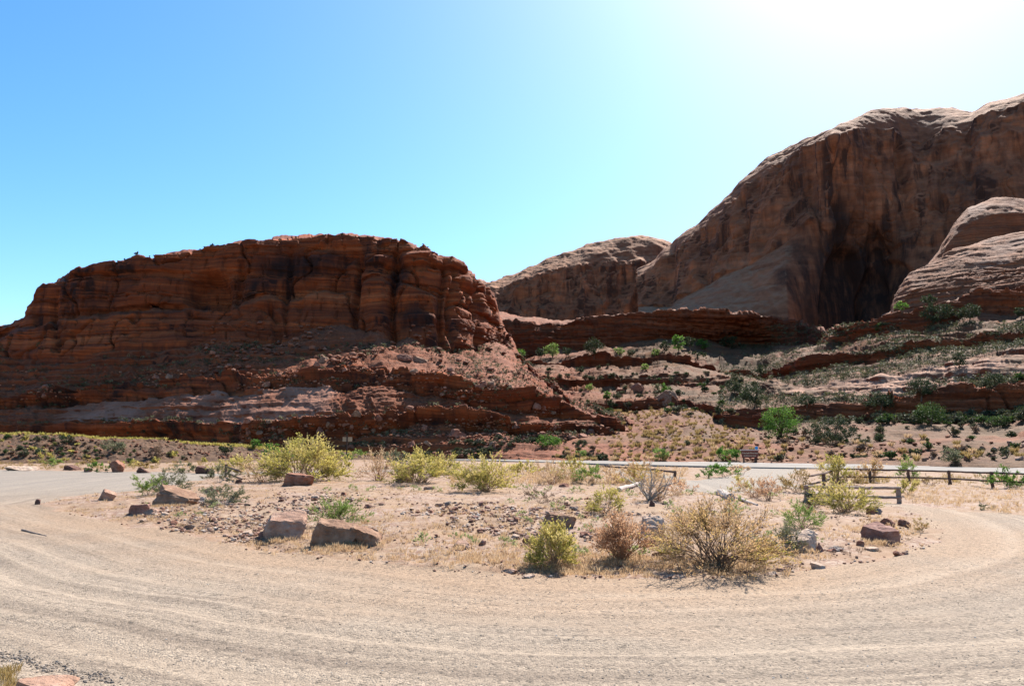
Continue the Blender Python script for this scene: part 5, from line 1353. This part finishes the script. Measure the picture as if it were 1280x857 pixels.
# the mesa: brush on the talus and benches, a few on the rim
P = pick('mesa', 1900, lambda px, py: (py > 430) & (py < 575) & (px < 780), 21, 3, (6,), 0.25)
place_shrubs(P[:240], ('sage', 'dark', 'sage'), (0.6, 1.5), 'small dusty shrub on the red mesa slopes', 'shrubs on the mesa benches', 22, 'mesa_shrub')  # sagebrush models again, smaller; no separate species
mass('mesa_brush', P[240:], thin([q[2] for q in PROTO['sage']], 28, 2), (0.9, 2.2), LEAF['sage'], 'fine brush scattered over the mesa talus', 'shrubs', 23, 0.8)
L = LAND['mesa']
r_ = np.random.RandomState(24)
cols = r_.choice(np.argwhere((L.px[16] > 150) & (L.px[16] < 535)).ravel(), 26, False)
place_shrubs(np.array([L.V[15 + r_.randint(2), c] for c in cols]), ('dark',), (0.5, 1.3), 'tiny dark shrub on the red mesa rim', 'shrubs on the mesa rim', 25, 'rim_shrub')
# embankment grass and brush
P = pick('embankment', 260, lambda px, py: (px < 440), 26, 6)
place_shrubs(P[:110], ('yellow', 'grey', 'brown', 'sage', 'pine'), (0.5, 1.3), 'low scrubby plant on the embankment', 'plants on the embankment', 27, 'bank_shrub', 'shrub')
L = LAND['embankment']
r_ = np.random.RandomState(28)
cc = r_.randint(0, L.V.shape[1], 1500); rr = r_.randint(4, 13, 1500)
gr = [grass_arrays(90 + i, 1.0, 0.7, 22, 0.10) for i in range(4)]
mass('verge_grass', L.V[rr, cc] , [(V, F, t) for V, F, t in gr], (0.5, 1.0), LEAF['yellow'], 'yellow-green grass growing along the top of the embankment', 'grass', 29)

# fallen blocks: counted ones, then the finer scree
BLK = [rock_arrays(200 + i, (1, 0.8, 0.6), 2, 9, (((0, 0, 1), 0.55),), 0.06) for i in range(6)]
BLK_ME = {k: [make_mesh('fallen_block', V, F, STONE[k], False) for V, F in BLK] for k in ('red', 'pink', 'brown')}
BLK_SMALL = [rock_arrays(300 + i, (1, 0.8, 0.55), 1, 6, (), 0.0) for i in range(6)]
def place_blocks(P, kinds, size, label, group, seed):
    r = np.random.RandomState(seed)
    for p in P:
        s = size[0] + (size[1] - size[0]) * r.rand() ** 2.2
        o = tag(link('fallen_block', BLK_ME[kinds[r.randint(len(kinds))]][r.randint(6)], None, (p[0], p[1], p[2] - 0.12 * s)), label + ', ' + where(p, MARK[group]), 'boulder', group)
        o.rotation_euler = (0.3 * r.normal(), 0.3 * r.normal(), r.rand() * 6.28); o.scale = (s, s, s * (0.7 + 0.5 * r.rand()))
P = pick('mesa', 2600, lambda px, py: (py > 462) & (py < 576) & (px < 785) & ((px > 300) | (py < 500)), 31, 3, (6,), 0.3)
P = P[np.random.RandomState(30).permutation(len(P))]
place_blocks(P[:150], ('red', 'red', 'brown'), (0.5, 2.0), 'red sandstone block fallen below the mesa', 'fallen blocks below the mesa', 32)
t_ = NT('scree_rock_shaded'); t_.put(t_.b.inputs['Base Color'], t_.ramp(t_.attr('tint'), [(0, (0.096, 0.032, 0.016)), (0.5, (0.192, 0.071, 0.037)), (1, (0.264, 0.122, 0.074))]))  # darker copy of the scree rock, with the talus shade put into its colour
M['scree'] = t_.m
t_ = NT('scree_rock_lit'); t_.put(t_.b.inputs['Base Color'], t_.ramp(t_.attr('tint'), [(0, (0.136, 0.043, 0.020)), (0.5, (0.264, 0.099, 0.048)), (1, (0.376, 0.182, 0.109))]))  # same rock for sunlit slopes, the sunlight put into a brighter colour
M['scree_lit'] = t_.m
mass('mesa_scree', P[150:], BLK_SMALL, (0.2, 0.8), M['scree_lit'], 'loose red scree scattered below the mesa', 'scree', 33)
P = pick('mesa', 420, lambda px, py: (py > 405) & (py < 470) & (px < 640) & (px > 250), 34, 3, (), 0.35)
mass('talus_scree', P, BLK_SMALL, (0.4, 1.8), M['scree'], 'shaded scree on the talus under the mesa cliff', 'scree', 35)
P = pick('hillside', 1300, lambda px, py: (py > 440) & (py < 578), 36, 3, (5,), 0.25)
place_blocks(P[:60], ('pink', 'red', 'brown'), (0.3, 0.9), 'sandstone block lying just above the highway', 'blocks above the highway', 37)
mass('hillside_scree', P[60:], BLK_SMALL, (0.2, 0.8), M['scree_lit'], 'loose sandstone rubble strewn over the right hillside', 'scree', 38)
P = pick('embankment', 700, lambda px, py: px < 480, 39, 3)
mass('bank_rubble', P, BLK_SMALL, (0.12, 0.55), M['scree'], 'dark rubble on the face of the embankment', 'rubble', 40)
for px, py, w, h, kd, lb in ((777, 488, 13, 6, 'red', 'flat red block on the ledge in the centre, left of the tilted one'),
                             (798, 488, 16, 11, 'red', 'tilted orange-red block on the rubble below the red ledge in the centre'),
                             (778, 481, 10, 7, 'red', 'small red block above the flat one in the centre'),
                             (833, 506, 34, 20, 'brown', 'large rounded brown boulder half shaded below the red ledge in the centre'),
                             (690, 537, 14, 6, 'red', 'red slab fallen below the mesa ledge beside the red sand'),
                             (396, 557, 18, 12, 'red', 'red block on the scree just above the tallest yellow rabbitbrush'),
                             (400, 545, 12, 14, 'red', 'upright red block leaning on the one above the tallest rabbitbrush'),
                             (404, 452, 12, 9, 'brown', 'brown block on the talus under the mesa cliff'),
                             (395, 457, 9, 7, 'red', 'smaller red block left of the brown one on the mesa talus'),
                             (505, 449, 22, 9, 'red', 'red block perched below the mesa cliff corner'),
                             (525, 452, 20, 9, 'brown', 'brown block right of the red one below the mesa cliff corner')):
    ld_ = 'mesa' if px < 760 and py != 506 else 'hillside'
    rock(px, py, w, h, kd, lb, at=on_land(ld_, px, py))
rock(25, 561, 15, 6, 'red', 'flat orange-red rock on the embankment at the left', at=on_land('embankment', 25, 561))

# ------------------------------------------------------------------ small things on the island and the road
def island_pts(n, seed, cond=lambda d, s, x, y: d < -0.1, box=(-32, 26, 11, 62)):
    r = np.random.RandomState(seed)
    # spread evenly in the view: more per square metre close by
    out = np.zeros((0, 2))
    while len(out) < n:
        y = 1 / (1 / box[3] + r.rand(n * 3) * (1 / box[2] - 1 / box[3])); a = -0.78 + 1.56 * r.rand(n * 3)
        x = a * y
        d, s = poly_sd(x, y, isl)
        k = cond(d, s, x, y)
        out = np.concatenate([out, np.stack([x, y], -1)[k]])
    out = out[:n]
    return np.concatenate([out, ground_z(out[:, 0], out[:, 1])[:, None]], 1)
BEDS = [(400, 632, 75, 16), (320, 650, 60, 18), (650, 655, 90, 18), (240, 640, 70, 16), (730, 640, 60, 14), (570, 640, 60, 10)]
def patch(x, y, f, t):
    px, py = proj(x, y, 0.2 + 0 * x)
    b = np.max([np.exp(-((px - c[0]) / c[2]) ** 2 - ((py - c[1]) / c[3]) ** 2) for c in BEDS], axis=0)
    return b + 0.35 * fbm(x * 1.1, y * 1.1, 0, 3, 70) > 0.45 + t
RUB_ME = {k: [make_mesh('rubble_stone', *rock_arrays(400 + i, (1, 0.75, 0.4), 2, 8, (((0, 0, 1), 0.5),), 0.05), STONE[k], False) for i in range(4)] for k in ('red', 'pink', 'pale', 'purple', 'dark', 'grey')}
P = island_pts(190, 71, lambda d, s, x, y: (d < -0.3) & patch(x, y, 0.25, 0.0))
r_ = np.random.RandomState(72)
for p in P:
    kd = ('red', 'pink', 'pale', 'purple', 'dark', 'grey')[r_.randint(6)]
    s = (0.08 + 0.18 * r_.rand() ** 2) * (0.75 + p[1] / 60)
    o = tag(link('rubble_stone', RUB_ME[kd][r_.randint(4)], None, (p[0], p[1], p[2] - 0.06 * s)), 'small angular stone among island rubble, ' + where(p, MARK['rubble stones on the island']), 'stone', 'rubble stones on the island', 'thing')
    o.rotation_euler = (0.2 * r_.normal(), 0.2 * r_.normal(), r_.rand() * 6.28); o.scale = (s, s, s)
t_ = NT('rubble'); t_.put(t_.b.inputs['Base Color'], t_.ramp(t_.attr('tint'), [(0, (0.136, 0.059, 0.039)), (0.35, (0.240, 0.126, 0.086)), (0.65, (0.296, 0.198, 0.148)), (0.88, (0.376, 0.284, 0.218)), (1, (0.480, 0.395, 0.320))]))
M['rubble'] = t_.m
P = island_pts(3600, 73, lambda d, s, x, y: (d < 0.1) & patch(x, y, 0.25, 0.0))
mass('rubble', P, BLK_SMALL, (0.02, 0.13), M['rubble'], 'fine broken rubble covering parts of the sandy island', 'rubble', 74)
P = island_pts(3000, 75, lambda d, s, x, y: (d < 0.2))
mass('pebbles', P, BLK_SMALL, (0.015, 0.075), M['rubble'], 'scattered pebbles on the island sand', 'pebbles', 76)
# dry grass fringe, dense along the near edge and round the left rocks
dg = [grass_arrays(120 + i, 1.0, 0.8, 15, 0.06) for i in range(5)]
P = island_pts(2300, 77, lambda d, s, x, y: (d < -0.05) & (d > -2.6 + 1.2 * vn(x * 0.5, y * 0.5, 0, 78)) & (y < 30) & (fbm(x * 0.8, y * 0.8, 0, 2, 79) > 0.05))
mass('dry_grass', P, dg, (0.04, 0.17), LEAF['straw'], 'dry straw-coloured grass fringing the island edge', 'grass', 80)
P = island_pts(2600, 81, lambda d, s, x, y: (d < -0.4) & (fbm(x * 0.3, y * 0.3, 0, 3, 70) > -0.1))
mass('dry_grass', P, dg, (0.06, 0.22), LEAF['straw'], 'thin dry grass scattered over the island sand', 'grass', 82)
# litter of dead leaves and stems under the front bushes
Q = []
r_ = np.random.RandomState(83)
for px, base, w in ((895, 706, 150), (690, 709, 60), (777, 703, 70), (985, 692, 50), (345, 675, 80), (425, 687, 100), (212, 634, 80), (1100, 680, 70)):
    x, y, z = G(px, base)
    n = int(w * (3.2 if px in (895, 690, 777) else 1.6)); a = r_.rand(n) * 6.28; q = np.abs(r_.normal(size=n)) * w * 0.34 * y / FPX
    xx, yy = x + q * np.cos(a), y + q * np.sin(a) * 0.7 - 0.1
    Q.append(np.stack([xx, yy, ground_z(xx, yy)], -1))
mass('leaf_litter', np.concatenate(Q), dg, (0.04, 0.19), LEAF['straw'], 'rusty dead grass and litter gathered under the front bushes and rocks', 'litter', 84)
P = island_pts(2200, 88, lambda d, s, x, y: (d < -0.2) & (fbm(x * 0.5, y * 0.5, 0, 3, 89) > -0.15))
mass('dead_litter', P, dg, (0.035, 0.13), LEAF['brown'], 'dead brown stems and litter over the island sand', 'litter', 90)
# small green weeds
WEED = [bush_arrays(500 + i, 1.3, 0.55, 150, 0.17, 'bush', 12, 0.012) for i in range(4)]
WEED_ME = [(make_mesh('stems', q[0], q[1], STEM['tan']), make_mesh('foliage', q[2], q[3], LEAF['weed'], False, {'tint': q[4]})) for q in WEED]
P = island_pts(80, 85, lambda d, s, x, y: (d < -1.2) & (fbm(x * 0.15, y * 0.15, 0, 2, 86) > -0.2))
r_ = np.random.RandomState(87)
for p in P:
    s = (0.16 + 0.20 * r_.rand()) * (0.75 + p[1] / 50)
    root = empty('weed', tuple(float(q) for q in p), 'small green weed sprouting from island sand, ' + where(p, MARK['green weeds on the island']), 'weed', 'green weeds on the island')
    root['kind'] = 'thing'
    root.rotation_euler.z = r_.rand() * 6.28; root.scale = (s, s, s)
    a, b = WEED_ME[r_.randint(4)]
    link('stems', a, root); link('foliage', b, root)
# verges left and right: dry tufts and low plants
def verge(n, seed, fpx):
    r = np.random.RandomState(seed)
    q = np.array([fpx(r) for _ in range(n)])
    return Gv(q[:, 0], q[:, 1])
def right_px(r):
    px = 1130 + 150 * r.rand(); return px, 606 + (628 + (px - 1130) * 0.11 - 606) * r.rand()
mass('dry_grass', verge(420, 91, right_px), dg, (0.10, 0.32), LEAF['straw'], 'dry grass on the sand between gravel and far fence', 'grass', 92)
mass('dry_grass', verge(160, 93, lambda r: (1050 + 230 * r.rand(), 597 + 8 * r.rand())), dg, (0.2, 0.6), LEAF['gold'], 'golden grass along the foot of the far fence', 'grass', 94)
mass('dry_grass', verge(360, 95, lambda r: (-20 + 330 * r.rand(), 577 + 10 * r.rand())), dg, (0.25, 0.7), LEAF['gold'], 'yellow grass along the foot of the embankment', 'grass', 96)
mass('dry_grass', verge(800, 97, lambda r: (560 + 300 * r.rand(), 585 + 22 * r.rand() ** 1.5)), dg, (0.25, 0.6), LEAF['straw'], 'tall dry grass at the back of the island by the highway', 'grass', 98)
mass('dry_grass', verge(60, 99, lambda r: (-5 + 26 * r.rand(), 838 + 30 * r.rand())), dg, (0.04, 0.14), LEAF['gold'], 'orange dry grass in the bottom left corner', 'grass', 100)
# loose gravel on the road near the camera, thrown up in streaks along the lanes
r_ = np.random.RandomState(101)
n = 36000
y = 1 / (1 / 20 + r_.rand(n) * (1 / 6.2 - 1 / 20)); x = (-0.78 + 1.56 * r_.rand(n)) * y
g, d, s = masks(x, y)
w_ = 0.25 + 1.5 * sstep(0.0, 0.5, vn(d * 1.7 + 0.4 * vn(s * 0.08, d * 0.3, 0, 33), s * 0.02, 0, 34)) + 1.2 * np.exp(-((d - 0.15) / 0.3) ** 2) + 1.6 * np.exp(-((x / y + 0.60 + (y - 7.0) * 0.10) / 0.05) ** 2) * (y < 9)
k = (g > 0.6) & (r_.rand(n) < w_ * 0.42)
P = np.stack([x, y, ground_z(x, y)], -1)[k]
OCT = [rock_arrays(600 + i, (1, 0.8, 0.6), 1, 5, (), 0) for i in range(5)]
def gravel(name, P, seed, size, tone=(0.0, 1.0)):
    r = np.random.RandomState(seed)
    n = len(P); Vs, Fs, Ts, o = [], [], [], 0
    which = r.randint(0, 5, n); sz = size[0] + (size[1] - size[0]) * r.rand(n) ** 3; ang = r.rand(n) * 6.28; tt = tone[0] + (tone[1] - tone[0]) * r.rand(n)
    for q in range(5):
        m = which == q
        V, F = OCT[q]
        c, s_ = np.cos(ang[m])[:, None], np.sin(ang[m])[:, None]
        W_ = np.stack([V[None, :, 0] * c - V[None, :, 1] * s_, V[None, :, 0] * s_ + V[None, :, 1] * c, np.repeat(V[None, :, 2], m.sum(), 0) - 0.15], -1) * sz[m][:, None, None] + P[m][:, None, :]
        Vs.append(W_.reshape(-1, 3)); Fs.append((F[None] + (np.arange(m.sum()) * len(V))[:, None, None]).reshape(-1, 3) + o); o += m.sum() * len(V)
        Ts.append(np.repeat(tt[m], len(V)))
    tag(link(name, make_mesh(name, np.concatenate(Vs), np.concatenate(Fs), M['gravel'], False, {'tint': np.concatenate(Ts)})), 'loose grey and tan gravel strewn over the road in lanes', 'gravel', kind='stuff')
t_ = NT('gravel_stone'); t_.put(t_.b.inputs['Base Color'], t_.ramp(t_.attr('tint'), [(0, (0.120, 0.091, 0.070)), (0.25, (0.216, 0.174, 0.136)), (0.6, (0.304, 0.245, 0.195)), (0.9, (0.400, 0.340, 0.281)), (1, (0.528, 0.474, 0.421))]))
M['gravel'] = t_.m
gravel('loose_gravel', P, 102, (0.006, 0.021))

r_ = np.random.RandomState(111)
u = r_.rand(600)
Q = Gv(-8 + 150 * u + 5 * r_.normal(size=600), 815 + 38 * u + 3.2 * r_.normal(size=600) + 4 * np.sin(u * 19))
gravel('clod_ridge', Q, 112, (0.010, 0.042), (0.0, 0.45))  # dark tones put the shadow along the ridge into the stone colour
bpy.data.objects['clod_ridge']['label'] = 'ridge of coarse clods and stones crossing the bottom left corner'

for o in COL.objects:
    if o.parent is None and o.get('category') and not o.get('kind'): o['kind'] = 'thing'
